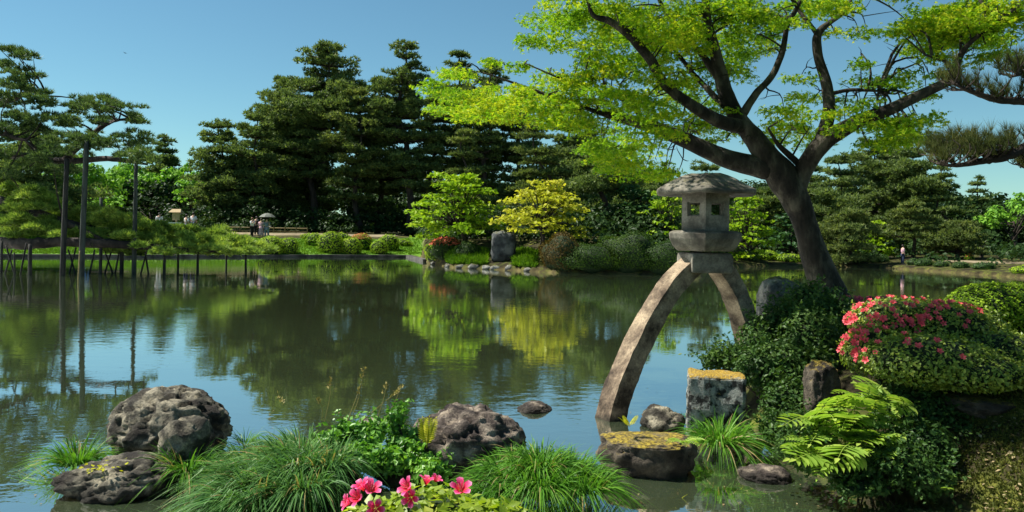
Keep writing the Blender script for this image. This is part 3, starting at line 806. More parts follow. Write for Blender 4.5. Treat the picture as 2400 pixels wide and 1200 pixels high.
KY = 36.0
kbase = on_xy(*(P(-170, 560, 40)[:2])) ; kbase[2] = 0.2
kroot = thing('pine_tree', kbase, 'old spreading pine whose low limbs lie on poles over the pond at left', 'pine tree')
trunkp = [kbase - (0, 0, .5), P(-150, 450, 39.5), P(-100, 330, 39), P(-60, 240, 38), P(-20, 170, 37.5)]
obj('trunk', tube(trunkp, [0.75, 0.6, 0.5, 0.35, 0.15], 10, 20, 0.08), M['bark'], kroot, smooth=True)
limbs = [([P(-110, 340, 39), P(40, 365, 37.5), P(150, 378, 36.5), P(250, 372, 36), P(345, 385, 35.6)], [0.24, 0.2, 0.16, 0.13, 0.05]),
         ([P(150, 376, 36.5), P(200, 330, 36.5), P(250, 290, 36.5), P(310, 275, 36.5)], [0.14, 0.12, 0.09, 0.03]),
         ([P(-70, 250, 38.5), P(20, 235, 38), P(70, 215, 37.5), P(110, 225, 37)], [0.2, 0.15, 0.1, 0.03]),
         ([P(-140, 420, 39.5), P(0, 470, 37), P(90, 500, 36), P(160, 525, 35), P(240, 560, 34)], [0.3, 0.24, 0.2, 0.16, 0.06]),
         ([P(-150, 560, 38), P(0, 568, 35), P(70, 572, 34), P(150, 567, 34), P(300, 574, 34), P(430, 586, 35), P(560, 588, 36)], [0.3, 0.27, 0.25, 0.22, 0.17, 0.12, 0.05]),
         ([P(150, 520, 35), P(250, 545, 36), P(350, 568, 36), P(480, 578, 37), P(600, 585, 38)], [0.18, 0.16, 0.13, 0.1, 0.04]),
         ([P(-100, 330, 39), P(-20, 310, 36), P(60, 330, 35)], [0.2, 0.15, 0.05])]
for lp, lr in limbs:
    obj('limb', tube(lp, lr, 7, 5 * len(lp), 0.1), M['bark'], kroot, smooth=True)
kp = []
for (px, py, rx, ry) in [(20, 120, 48, 14), (50, 135, 40, 14), (10, 160, 60, 18), (70, 178, 42, 13), (30, 205, 60, 18), (95, 215, 40, 16), (0, 240, 70, 22), (100, 245, 40, 14),
                         (175, 250, 40, 14), (215, 240, 45, 14), (265, 240, 45, 14), (235, 262, 60, 16), (305, 262, 40, 16), (320, 290, 38, 14), (170, 285, 45, 20), (225, 290, 40, 10),
                         (300, 320, 50, 16), (335, 345, 38, 16), (330, 370, 40, 12), (275, 340, 40, 12), (180, 330, 50, 16), (120, 300, 60, 22), (60, 290, 70, 24), (0, 290, 60, 22), (40, 330, 70, 22), (110, 345, 60, 16),
                         (10, 370, 60, 20), (90, 385, 60, 16), (150, 400, 40, 12), (30, 410, 50, 20)]:
    for _ in range(7):
        kp.append(ell(px + RNG.normal() * rx * 0.5, py + RNG.normal() * ry * 0.55, rx * 0.34, ry * 0.42, KY + RNG.normal() * 1.3))
obj('crown', pads_cloud(kp, 88, 0.23, TUFT_FINE), M['pine_prop'], kroot, kind='stuff')
lk = np.concatenate([smooth_path(lp, 24) for lp, lr in limbs])
bt = []
for q_ in kp[::3]:
    c = np.array(q_[:3]); dd = np.linalg.norm(lk - c, axis=1); j = np.argmin(dd)
    if dd[j] > 3.2: continue
    m_ = lk[j] * 0.5 + c * 0.5 + RNG.normal(size=3) * 0.12
    bt.append(tube([lk[j], m_, c - (0, 0, q_[5] * 0.4)], [0.055, 0.038, 0.012], 4, 6, cap=False))
obj('branch', join(bt), M['bark'], kroot, smooth=True, kind='stuff')
kp2 = [ell(px + RNG.normal() * 22, py + RNG.normal() * 8, 16, 8, 32.3 + RNG.normal() * 0.5) for px, py in ((160, 350), (200, 325), (200, 345), (310, 372), (330, 360), (250, 330), (150, 330)) for _ in range(5)]
obj('crown', pads_cloud(kp2, 110, 0.22, TUFT_FINE), M['pine_prop'], kroot, kind='stuff')
kp = []
for (px, py, rx, ry, Y) in [(20, 445, 50, 14, 36), (80, 460, 50, 14, 36), (40, 490, 60, 16, 36), (120, 480, 40, 14, 36), (20, 520, 60, 16, 35), (100, 525, 50, 14, 35), (60, 545, 50, 12, 35),
                            (230, 525, 45, 16, 36), (280, 535, 50, 18, 37), (340, 540, 50, 18, 37), (400, 548, 50, 18, 38), (455, 555, 50, 18, 38), (510, 563, 50, 18, 38), (560, 570, 45, 17, 38), (600, 580, 36, 12, 38),
                            (250, 560, 50, 18, 35), (320, 568, 50, 16, 35), (390, 575, 45, 14, 36), (450, 580, 45, 12, 36), (520, 583, 45, 10, 36), (575, 588, 35, 7, 37), (190, 545, 40, 16, 35), (150, 510, 40, 14, 36), (215, 505, 40, 16, 36), (260, 515, 45, 14, 36), (330, 525, 45, 12, 37), (240, 545, 45, 16, 36), (300, 552, 50, 16, 36), (360, 558, 50, 16, 36), (420, 565, 50, 16, 37), (480, 572, 50, 14, 37), (540, 578, 45, 12, 37), (50, 475, 60, 16, 36), (130, 545, 40, 12, 35), (240, 580, 45, 12, 35), (300, 588, 45, 9, 35.5), (350, 584, 45, 11, 36), (410, 588, 40, 9, 36), (470, 590, 40, 8, 36.5), (530, 591, 40, 7, 37), (585, 592, 35, 6, 37.5), (620, 584, 25, 8, 38), (210, 560, 40, 14, 35), (340, 545, 50, 14, 36), (500, 560, 40, 14, 38), (380, 592, 25, 6, 34)]:
    for _ in range(7):
        kp.append(ell(px + RNG.normal() * rx * 0.55, py + RNG.normal() * ry * 0.5, rx * 0.36, ry * 0.55, Y + RNG.normal() * 0.9))
obj('crown', pads_cloud(kp, 200, 0.24, TUFT_FINE), M['pine_low'], kroot, kind='stuff', label='needles on the low limbs, sunlight put into their lighter green')

# poles standing in the water
PL = 'poles propping the old pine'
def pole(px0, py0, px1, py1, w, label, mat='pole_dark', collar=None):
    b = WL(px0, py0); b[2] = -0.7
    t = P(px1, py1, WL(px0, py0)[1])
    b0 = WL(px0, py0); b = b0 + (b0 - t) * (0.7 / (t[2]))
    r = w * px_m(b0[1]) / 2 * 0.74
    o = obj('wooden_pole', tube([b, b * 0.5 + t * 0.5, t], [r * 1.1, r, r * 0.9], 8, 9, 0.05), M[mat], smooth=True)
    return tag(o, label, 'pole', PL)
pole(146, 646, 157, 372, 16, 'tall dark pole, leftmost of three rising above the pine limbs', 'pole_dark')
pole(190, 648, 203, 330, 17, 'tallest grey pole, middle one of the three tall poles', 'pole')
pole(314, 642, 319, 380, 13, 'tall grey pole right of the other tall ones, under the forked limb', 'pole')
pole(183, 655, 187, 588, 4, 'thin pale bent stick beside the tallest grey pole', 'bamboo_pale')
for (x0, y0, x1, y1, w, lab) in [(3, 640, 4, 565, 8, 'short dark pole at the left edge of the frame under the low limb'), (70, 645, 71, 572, 12, 'stout short pole with a thick foot under the low limb'), (235, 642, 237, 560, 10, 'short pole midway between the tallest pole and the third tall one'),
                                 (285, 640, 286, 575, 12, 'stout short pole close left of the third tall pole'), (385, 642, 386, 585, 9, 'first lone short pole right of the third tall pole'), (417, 640, 418, 590, 7, 'second lone short pole under the thinning pine foliage'), (463, 640, 464, 592, 8, 'third lone short pole under the thinning pine foliage'),
                                 (530, 632, 531, 592, 6, 'slim short pole, second to last towards the limb tip'), (576, 638, 576, 596, 7, 'last short pole under the right tip of the low limb'), (237, 515, 237, 463, 7, 'short grey pole standing above the pine foliage')]:
    if y0 == 515:
        t = P(x1, y1, 44); b = P(x0, 560, 44); r = w * px_m(44) / 2
        tag(obj('wooden_pole', tube([b, t], [r, r], 8, 4), M['pole'], smooth=True), lab, 'pole', PL)
    else:
        pole(x0, y0, x1, y1, w, lab)
for i, (x0, y0, x1, y1, lab) in enumerate([(12, 642, 28, 585, 'left slanting prop near the left frame edge'), (34, 643, 14, 575, 'right leaning prop crossing another near the left frame edge'), (48, 642, 62, 570, 'slanting prop left of the stout pole with thick foot'), (35, 644, 33, 592, 'slim upright prop between the crossed ones at the left'),
                                            (163, 640, 178, 580, 'slanting prop between the two leftmost tall poles'), (176, 640, 160, 585, 'crossing prop between the two leftmost tall poles'), (246, 640, 262, 585, 'left leg of the crossed props below the pine foliage'), (264, 640, 246, 590, 'right leg of the crossed props below the pine foliage'), (270, 640, 280, 585, 'slanting prop next to the stout pole'),
                                            (330, 642, 345, 585, 'bent prop just right of the third tall pole'), (348, 642, 340, 590, 'right leg of the bent pair next to third tall pole'), (210, 642, 222, 585, 'slim slanting prop right of the tallest pole')]):
    pole(x0, y0, x1, y1, 5.5, lab)


# ------------------------------------------------------------------ far bank furniture
def skin(name, verts, edges, radii, sub=1):
    me = bpy.data.meshes.new(name); me.from_pydata([tuple(map(float, p)) for p in verts], edges, [])
    o = bpy.data.objects.new(name, me); COL.objects.link(o)
    md = o.modifiers.new('skin', 'SKIN'); md.use_smooth_shade = True
    for i, r in enumerate(radii):
        me.skin_vertices[0].data[i].radius = (r, r)
    me.skin_vertices[0].data[0].use_root = True
    s = o.modifiers.new('sub', 'SUBSURF'); s.levels = sub; s.render_levels = sub
    dg = bpy.context.evaluated_depsgraph_get()
    out = bpy.data.meshes.new_from_object(o.evaluated_get(dg))
    bpy.data.objects.remove(o); bpy.data.meshes.remove(me)
    return out

def person(px, Y, label, top='white', legs='black', hair='hair', face=0.0, h=1.62, arms='down', skirt=False, dx=0.0, group='visitors across the pond'):
    base = on(px, Y)
    root = thing('person', base, label, 'person', group)
    k = h / 1.62
    def L(p):
        c, s = math.cos(face), math.sin(face)
        return np.array(((p[0] * c - p[1] * s) * k, (p[0] * s + p[1] * c) * k, p[2] * k)) + base
    if arms == 'up': aL, aR = [(-0.21, 0, 1.30), (-0.26, -0.10, 1.08), (-0.12, -0.28, 1.32)], [(0.21, 0, 1.30), (0.26, -0.10, 1.08), (0.12, -0.28, 1.32)]
    elif arms == 'hold': aL, aR = [(-0.20, 0, 1.30), (-0.26, -0.02, 1.04), (-0.24, -0.06, 0.82)], [(0.20, 0, 1.30), (0.26, -0.12, 1.10), (0.20, -0.22, 1.30)]
    else: aL, aR = [(-0.20, 0, 1.30), (-0.25, 0.02, 1.04), (-0.25, -0.06, 0.80)], [(0.20, 0, 1.30), (0.25, 0.02, 1.04), (0.25, -0.06, 0.80)]
    v = [(0, 0, 0.86), (0, 0, 1.08), (0, 0.01, 1.30), (0, 0, 1.41), (0, -0.01, 1.50), (0, -0.02, 1.58)] + aL + aR + [(-0.10, 0, 0.80), (-0.11, -0.01, 0.44), (-0.11, 0.02, 0.06), (-0.12, -0.12, 0.03), (0.10, 0, 0.80), (0.11, 0.04, 0.44), (0.12, 0.06, 0.06), (0.13, -0.08, 0.03)]
    e = [(0, 1), (1, 2), (2, 3), (3, 4), (4, 5), (2, 6), (6, 7), (7, 8), (2, 9), (9, 10), (10, 11), (0, 12), (12, 13), (13, 14), (14, 15), (0, 16), (16, 17), (17, 18), (18, 19)]
    r = [0.14, 0.125, 0.13, 0.055, 0.09, 0.075, 0.06, 0.045, 0.032, 0.06, 0.045, 0.032, 0.09, 0.06, 0.045, 0.04, 0.09, 0.06, 0.045, 0.04]
    obj('body', skin('body', [L(p) for p in v], e, [q * k for q in r]), M['skin'], root)
    tv = [v[0], v[1], v[2]] + aL[:2] + aR[:2]
    obj('shirt', skin('shirt', [L(p) for p in tv], [(0, 1), (1, 2), (2, 3), (3, 4), (2, 5), (5, 6)], [q * k for q in (0.165, 0.15, 0.155, 0.08, 0.07, 0.08, 0.07)]), M[top], root)
    if skirt:
        lo = tube([L((0, 0, 0.95)), L((0, 0, 0.6)), L((0, 0, 0.18))], [0.17 * k, 0.20 * k, 0.23 * k], 12, 8)
        obj('skirt', lo, M[legs], root, smooth=True)
    else:
        obj('trousers', skin('trousers', [L(p) for p in (v[0], v[12], v[13], v[14], v[16], v[17], v[18])], [(0, 1), (1, 2), (2, 3), (0, 4), (4, 5), (5, 6)], [q * k for q in (0.155, 0.11, 0.085, 0.07, 0.11, 0.085, 0.07)]), M[legs], root)
    hv = ICO[2][0] * np.array((0.105, 0.115, 0.115)) * k + (L((0, 0.02, 1.56)) )
    obj('hair', (hv, ICO[2][1]), M[hair], root, smooth=True)
    return root

PY_ = 66.0
person(373, 66, 'white-clad visitor standing alone beyond the low pine limb, nearest the third tall pole', 'white', 'white', 'hair', 0.4)
person(437, 66, 'visitor in white shirt next to the roofed sign', 'white', 'navy', 'hair', 2.6)
person(453, 67, 'second visitor in white shirt, the one farther from the roofed sign', 'white', 'navy', 'hair', 2.9, h=1.7)
person(591, 67, 'brown-haired visitor in white top and black trousers holding both hands up', 'white', 'black', 'hair_brown', 1.2, arms='up')
person(601, 68, 'visitor dressed all in black beside the brown-haired one', 'black', 'black', 'hair', 0.2)
person(612, 67, 'visitor in pink robe under the dark umbrella', 'pinkc', 'pinkc', 'hair', -0.2, skirt=True)
ub = person(625, 67, 'visitor in blue-grey clothes carrying the umbrella', 'greyc', 'greyc', 'hair', 0.1, arms='hold', h=1.68)
person(204, 62, 'visitor in blue and white half hidden behind the tallest grey pole', 'white', 'bluec', 'hair', 0.0)
person(2117, 56, 'visitor in pink top walking on the right bank path', 'pinkc', 'navy', 'hair', 1.5, h=1.35)
# the umbrella
hand = on(625, 67) + (0.2, -0.22, 1.35)
uroot = thing('umbrella', hand, 'open dark umbrella held over the group on the path', 'umbrella')
uc = hand + (-0.1, 0.0, 0.62)
obj('shaft', tube([hand - (0, 0, .1), uc], [0.014, 0.012], 6, 3), M['pole_dark'], uroot)
nr_, ns = 5, 8
uv = []
for i in range(nr_ + 1):
    for j in range(ns):
        t = i / nr_; th = 6.283 * j / ns
        uv.append(uc + (math.cos(th) * 0.72 * t, math.sin(th) * 0.72 * t, 0.16 - 0.34 * t * t))
uf = [t_ for i in range(nr_) for j in range(ns) for t_ in ((i * ns + j, i * ns + (j + 1) % ns, (i + 1) * ns + (j + 1) % ns), (i * ns + j, (i + 1) * ns + (j + 1) % ns, (i + 1) * ns + j))]
obj('canopy', (np.array(uv), np.array(uf)), M['umb'], uroot)
# roofed notice board
b = on(413, 65)
s_ = thing('notice_board', b, 'pale wooden notice board with a small roof on the far path', 'notice board')
obj('post', box(b + (0, 0, 0.75), (0.12, 0.12, 1.6)), M['wood'], s_)
obj('panel', box(b + (0, -0.08, 1.55), (0.62, 0.06, 0.62)), M['wood'], s_)
rv = b + np.array([(-0.5, -0.4, 1.88), (0.5, -0.4, 1.88), (0.5, 0.4, 1.88), (-0.5, 0.4, 1.88), (-0.36, 0, 2.16), (0.36, 0, 2.16)])
obj('roof', (rv, np.array([(0, 1, 5), (0, 5, 4), (1, 2, 5), (2, 3, 4), (2, 4, 5), (3, 0, 4), (0, 2, 1), (0, 3, 2)])), M['wood'], s_)
obj('shelf', box(b + (-0.1, -0.1, 1.02), (0.9, 0.5, 0.07)), M['white'], s_)
# low bamboo rail along the path
fb = on(610, 71)
fr = thing('bamboo_fence', fb, 'low yellowish bamboo rail fence along the far path behind the visitors', 'fence')
fa, fz = on(510, 71), on(720, 71)
for hz in (0.22, 0.48):
    obj('rail', tube([fa + (0, 0, hz), fz + (0, 0, hz)], [0.045, 0.045], 6, 4), M['bamboo_pale'], fr)
for t in np.linspace(0, 1, 9):
    p_ = fa * (1 - t) + fz * t
    obj('post', tube([p_ - (0, 0, 0.1), p_ + (0, 0, 0.6)], [0.05, 0.05], 6, 3), M['bamboo_pale'], fr)

# clipped bushes: a leafy shell on a twiggy core
def bush(px, py_base, rx, ry, Y, label, mat='clip', name='clipped_bush', cat='bush', group=None, size=None, dens=1.0, top_mat=None, squash=0.8, ez=None, lump=0.04):
    s = px_m(Y)
    b = on(px, Y); bz = max(b[2], P(px, py_base, Y)[2]) if ez is None else ez
    R_ = np.array((rx * 1.1 * s, rx * 1.1 * s * squash, ry * 2 * s))
    base = np.array((P(px, py_base, Y)[0], Y, b[2] - 0.05))
    rx *= 1.15; ry *= 1.12; top_z = P(px, py_base - 2 * ry - 2, Y)[2]
    R_[2] = max(0.3, (top_z - base[2]) / 1.55)
    c = base + (0, 0, R_[2] * 0.55)
    root = thing(name, base, label, cat, group)
    v, f = ICO[3]
    sz = size or max(0.05, 0.0019 * Y)
    N = int(dens * 9.0 * (R_[0] * R_[1] + R_[0] * R_[2] + R_[1] * R_[2]) / sz ** 2)
    d = unit(RNG.normal(size=(N, 3))); d = d[d[:, 2] > -0.55]; N = len(d)
    ph = RNG.uniform(0, 6); un = lambda q: (1 + lump * (np.sin(q[:, 0] * 3.1 + ph) * np.cos(q[:, 1] * 2.7 + ph * 1.3) + 0.6 * np.sin(q[:, 2] * 5 + q[:, 0] * 4 + ph)))[:, None]
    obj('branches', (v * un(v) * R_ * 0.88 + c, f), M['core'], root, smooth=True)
    pos = c + d * R_ * un(d) * RNG.uniform(0.93, 1.05, N)[:, None]
    nn = d / R_
    vf = scatter(LEAF, pos, frames(unit(nn) + RNG.normal(size=(N, 3)) * 0.35, RNG.uniform(0, 6.28, N)), sz * RNG.uniform(0.8, 1.4, N))
    obj('foliage', vf, M[mat], root, kind='stuff')
    if top_mat:
        d2 = d[d[:, 2] > 0.45]; n2 = len(d2)
        vf = scatter(LEAF, c + d2 * R_ * 1.05, frames(unit(d2 / R_) + RNG.normal(size=(n2, 3)) * 0.35, RNG.uniform(0, 6.28, n2)), sz * RNG.uniform(0.8, 1.4, n2))
        obj('blossom', vf, M[top_mat], root, kind='stuff')
    return root
BG_ = 'clipped bushes behind the kerb'
for (px, pb, rx, ry, dy, lab, tm) in [(633, 598, 30, 19, 0.9, 'clipped green bush at the tip of the low pine limb', None), (676, 599, 22, 18, 0.9, 'dark clipped bush left of the bright lawn', None), (737, 582, 20, 15, 5, 'small clipped bush up the bank behind the lawn', None),
                                      (773, 594, 28, 22, 1.4, 'largest round clipped bush by the kerb', None), (801, 572, 18, 11, 7, 'small clipped bush behind the gap beside the largest round one', None), (822, 597, 23, 17, 0.9, 'low clipped bush with yellowish top right of the largest one', None),
                                      (846, 588, 24, 17, 3.2, 'clipped bush with orange blossom on its top', 'clip_orange'), (888, 598, 19, 15, 0.9, 'neat ball-shaped bush nearest the kerb at the right of the row', None), (911, 594, 22, 19, 2.6, 'dark clipped bush behind the neat ball-shaped one', None), (722, 563, 16, 6, 9, 'little yellow-green bush beside the sandy path', None), (942, 590, 22, 12, 5, 'shaded low bush at the right end of the kerb row', None)]:
    Y = float(shore_y(ray(px, CY)[0])) + dy
    bush(px, pb, rx, ry, Y, lab, group=BG_, top_mat=tm)
IB = 'shrubs on the island shore'
for (px, pb, rx, ry, dy, lab, mt, tm) in [(1045, 604, 38, 20, 2.0, 'azalea with a flat salmon red top at the island tip', 'shore', 'clip_red'), (1098, 606, 24, 18, 2.0, 'dark round shrub right of the salmon red azalea', 'shore', None), (1312, 634, 42, 36, 0.7, 'brownish rounded shrub right of the slanting maple trunk', 'shore_brown', None), (1375, 638, 62, 30, 0.6, 'wide dark shrub at the island water edge', 'shore', None), (1470, 640, 66, 40, 0.9, 'wide dark shrub on the shore left of the lantern leg', 'shore', None), (1552, 641, 60, 32, 0.6, 'dark shrub directly behind the lantern leg top', 'shore', None), (1018, 612, 22, 20, 1.0, 'pale green shrub leaning out at the island tip', 'clip', None)]:
    Y = float(shore_y(ray(px, CY)[0])) + dy
    bush(px, pb, rx, ry, Y, lab, mt, 'shrub', 'shrub', IB, top_mat=tm, dens=1.0, lump=0.2)
RB = 'shrubs on the far right bank'
for (px, pb, rx, ry, dy, lab, mt, tm) in [(1790, 618, 28, 14, 3, 'dark round shrub across the water left of the maple trunk', 'clip', None), (1745, 616, 28, 15, 3, 'dark shrub across the water right of the lantern platform', 'shrub', None), (1850, 620, 30, 10, 2, 'low green shrub on the shore by the maple trunk', 'clip', None), (2140, 628, 12, 9, 2, 'small dark ball shrub, first of the row on the right bank', 'shrub', None), (2166, 632, 18, 11, 2, 'reddish brown ball shrub in the right bank row', 'shrub', None), (2207, 634, 15, 9, 2, 'dark ball shrub mid row on the right bank', 'shrub', None), (2252, 637, 17, 9, 2, 'wide dark ball shrub on the right bank', 'shrub', None), (2305, 641, 22, 9, 2, 'dull green shrub last in the right bank row', 'shrub', None), (2272, 617, 9, 4, 9, 'tiny orange azalea beside the right bank path', 'clip', 'clip_red'), (2400, 655, 25, 8, 1.2, 'yellow-green mound shrub at the right edge by the water', 'clip', None), (1975, 622, 40, 12, 3, 'dark shrub across the water right of the maple trunk', 'shrub', None), (2045, 624, 35, 12, 3, 'dark low shrub left of the right bank path', 'shrub', None)]:
    Y = float(shore_y(ray(px, CY)[0])) + dy
    bush(px, pb, rx, ry, Y, lab, mt, 'shrub', 'shrub', RB, top_mat=tm, dens=1.0, lump=0.12)
# tall standing rock on the island and small stones at its waterline
b = on(1180, float(shore_y(ray(1180, CY)[0])) + 1.6)
tag(obj('standing_stone', rock_vf(b + (0, 0, 0.75), (0.78, 0.6, 1.0), 31, 4, 0.2, 0.1, boxy=0.5), M['rock_dark'], smooth=True), 'tall dark upright stone on the island shore', 'rock')
for i, (px, lab) in enumerate([(1018, 'pale hollow stone at the left end of the island waterline'), (1052, 'small dark stone left of the grass patch on the waterline'), (1080, 'small stone below the first grass patch'), (1112, 'small pale stone between two grass patches'), (1140, 'flat stone at the foot of the tall upright stone, left'), (1163, 'white pebble-like stone under the tall upright stone'), (1195, 'jagged pale stone at right foot of the tall upright stone'), (1240, 'low stone at the foot of the slanting maple')]):
    a = ray(px, CY)[0]; y_ = float(shore_y(a)) + 0.15
    tag(obj('shore_stone', rock_vf((a * y_, y_, 0.08), (RNG.uniform(0.18, 0.34), 0.22, RNG.uniform(0.12, 0.22)), 40 + i, 3, 0.3, 0.1), M['rock_grey'], smooth=True), lab, 'rock', 'stones along the island waterline')

# a bird high up
bp_ = P(293, 124, 60)
bv = [(0, 0.35, 0.02), (-0.07, 0, 0.03), (0.07, 0, 0.03), (0, -0.42, 0), (0, 0, -0.07), (-0.5, -0.05, 0.28), (-0.2, 0.14, 0.10), (-0.2, -0.12, 0.10), (0.45, -0.1, -0.20), (0.2, 0.14, -0.04), (0.2, -0.12, -0.04), (-0.09, -0.52, 0), (0.09, -0.52, 0)]
bfc = [(0, 1, 2), (1, 3, 2), (0, 4, 1), (0, 2, 4), (1, 4, 3), (2, 3, 4), (1, 6, 7), (6, 5, 7), (2, 10, 9), (9, 10, 8), (3, 11, 12), (1, 0, 6), (2, 9, 0)]
tag(obj('bird', (np.array(bv) * 0.55 + bp_, np.array(bfc)), M['black']), 'tiny dark bird flying alone in the open sky', 'bird')


# ------------------------------------------------------------------ the stone lantern
LX, LYY = P(1652, 540, 9.4)[0], 9.4
lroot = thing('stone_lantern', (LX, LYY, 0), 'weathered stone lantern on two curved legs, one standing in the pond', 'stone lantern')
def zp(py): return P(1652, py, 9.4)[2]

def prism(sec, n=6, rot=0.0, soft=0.0):
    """stack of n-sided rings: sec rows (z, r)"""
    v = []; f = []
    for z, r in sec:
        for j in range(n):
            th = rot + 6.2831853 * j / n
            v.append((LX + r * math.cos(th), LYY + r * math.sin(th), z))
    m = len(sec)
    for i in range(m - 1):
        for j in range(n):
            a, b_ = i * n + j, i * n + (j + 1) % n
            f += [(a, b_, b_ + n), (a, b_ + n, a + n)]
    for j in range(1, n - 1):
        f += [(0, j + 1, j), ((m - 1) * n, (m - 1) * n + j, (m - 1) * n + j + 1)]
    return np.array(v), np.array(f)

def bevel_mesh(vf, name, w=0.015, seg=2, jitter=0.0, cuts=0):
    v, f = vf
    bm = bmesh.new(); vs = [bm.verts.new(p) for p in v]
    for t in f: bm.faces.new([vs[i] for i in t])
    bmesh.ops.recalc_face_normals(bm, faces=bm.faces)
    bmesh.ops.dissolve_limit(bm, angle_limit=0.02, verts=bm.verts, edges=bm.edges)
    bmesh.ops.bevel(bm, geom=list(bm.edges), offset=w, segments=seg, affect='EDGES', profile=0.5)
    if cuts:
        bmesh.ops.triangulate(bm, faces=bm.faces)
        for _ in range(cuts):
            bmesh.ops.subdivide_edges(bm, edges=[e for e in bm.edges if e.calc_length() > 0.05], cuts=1, use_grid_fill=True)
            bmesh.ops.triangulate(bm, faces=bm.faces)
    if jitter:
        for p in bm.verts:
            d = noise.noise(p.co * 5.0) * jitter + noise.noise(p.co * 17.0) * jitter * 0.5
            p.co += p.normal * d
    return bm_mesh(bm, name)

vrot = math.radians(-102.5)          # a corner of the hexagon looks at the camera
# platform
obj('platform', bevel_mesh(prism([(zp(588), 0.36), (zp(578), 0.42), (zp(560), 0.475), (zp(546), 0.475), (zp(541), 0.42)], 6, vrot), 'platform', 0.014, 2, 0.006, 2), M['granite'], lroot, label='hexagonal stone platform with chamfered underside')
# fire chamber: six slabs round a hollow, each with a window cut through it
R_ = 0.312; z0, z1 = zp(541) - 0.004, zp(452)
ap = R_ * math.cos(math.pi / 6); th_ = 0.07
chamber = []
for j in range(6):
    a = vrot + math.pi / 3 * (j + 0.5)
    n_ = np.array((math.cos(a), math.sin(a), 0)); t_ = np.array((-math.sin(a), math.cos(a), 0))
    half = R_ / 2; wz0, wz1 = z0 + (z1 - z0) * 0.38, z0 + (z1 - z0) * 0.74; wh = 0.083
    def slab(u0, u1, za, zb):
        o_ = []
        for dn in (0, 1):
            k_ = 1 - dn * th_ / ap
            for (u, z) in ((u0, za), (u1, za), (u1, zb), (u0, zb)):
                uu = u * (k_ if abs(u) > half - 1e-6 else 1)
                o_.append(np.array((LX, LYY, z)) + n_ * (ap - dn * th_) + t_ * uu)
        fc = [(0, 1, 2), (0, 2, 3), (4, 6, 5), (4, 7, 6), (0, 4, 5), (0, 5, 1), (1, 5, 6), (1, 6, 2), (2, 6, 7), (2, 7, 3), (3, 7, 4), (3, 4, 0)]
        return np.array(o_), np.array(fc)
    chamber += [slab(-half, half, z0, wz0), slab(-half, half, wz1, z1), slab(-half, -wh, wz0, wz1), slab(wh, half, wz0, wz1)]
    # recessed frame round the opening
    fw = 0.014
    fr_ = []
    for (u0, u1, za, zb) in ((-wh, wh, wz0, wz0 + fw), (-wh, wh, wz1 - fw, wz1), (-wh, -wh + fw, wz0 + fw, wz1 - fw), (wh - fw, wh, wz0 + fw, wz1 - fw)):
        o_ = [np.array((LX, LYY, z)) + n_ * (ap - dn) + t_ * u for dn in (0.022, 0.055) for (u, z) in ((u0, za), (u1, za), (u1, zb), (u0, zb))]
        fr_.append((np.array(o_), np.array([(0, 1, 2), (0, 2, 3), (4, 6, 5), (4, 7, 6), (0, 4, 5), (0, 5, 1), (1, 5, 6), (1, 6, 2), (2, 6, 7), (2, 7, 3), (3, 7, 4), (3, 4, 0)])))
    chamber_frame = join(fr_)
    if j == 0: frames_ = []
    frames_.append(chamber_frame)
ch = obj('fire_chamber', join(chamber), M['granite'], lroot)
for fvf in frames_:
    obj('window_frame', fvf, M['granite'], ch)
# roof: six-sided umbrella cap with soft ridges
rv, rf = [], []
nA, nR = 72, 16
prof = [(0.0, 0.0), (0.12, 0.0), (0.30, -0.012), (0.45, -0.04), (0.60, -0.085), (0.74, -0.135), (0.86, -0.175), (0.95, -0.205), (0.99, -0.222), (1.0, -0.238), (0.985, -0.262), (0.93, -0.268), (0.70, -0.25), (0.45, -0.235), (0.0, -0.232)]
zt = zp(408); RR = 0.645
for r, z in prof:
    for j in range(nA):
        th = 6.2831853 * j / nA
        ph = (th - vrot + math.pi / 6) % (math.pi / 3) - math.pi / 6      # 0 at a corner
        hexr = math.cos(math.pi / 6) / math.cos(math.pi / 6 - abs(ph))
        rr = r * RR * (1 * (1 - r * 0.85) + hexr * r * 0.85)
        lift = 0.018 * math.exp(-(ph / 0.16) ** 2) * (1 if r > 0.2 else r * 5) * (z > -0.24)
        nn = 0.010 * noise.noise(Vector((math.cos(th) * r * 3, math.sin(th) * r * 3, z * 4))) + 0.006 * noise.noise(Vector((math.cos(th) * r * 11, math.sin(th) * r * 11, 3)))
        rv.append((LX + rr * math.cos(th), LYY + rr * math.sin(th), zt + z * 0.95 + lift + nn))
for i in range(len(prof) - 1):
    for j in range(nA):
        a, b_ = i * nA + j, i * nA + (j + 1) % nA
        rf += [(a, a + nA, b_ + nA), (a, b_ + nA, b_)]
obj('roof', (np.array(rv), np.array(rf)), M['granite'], lroot, smooth=True, label='broad umbrella-shaped stone roof')
# neck block, turned
obj('neck_block', bevel_mesh(prism([(zp(638), 0.35), (zp(600), 0.36), (zp(592), 0.34)], 4, math.radians(-126.6)), 'neck_block', 0.02, 2, 0.008, 2), M['granite'], lroot)
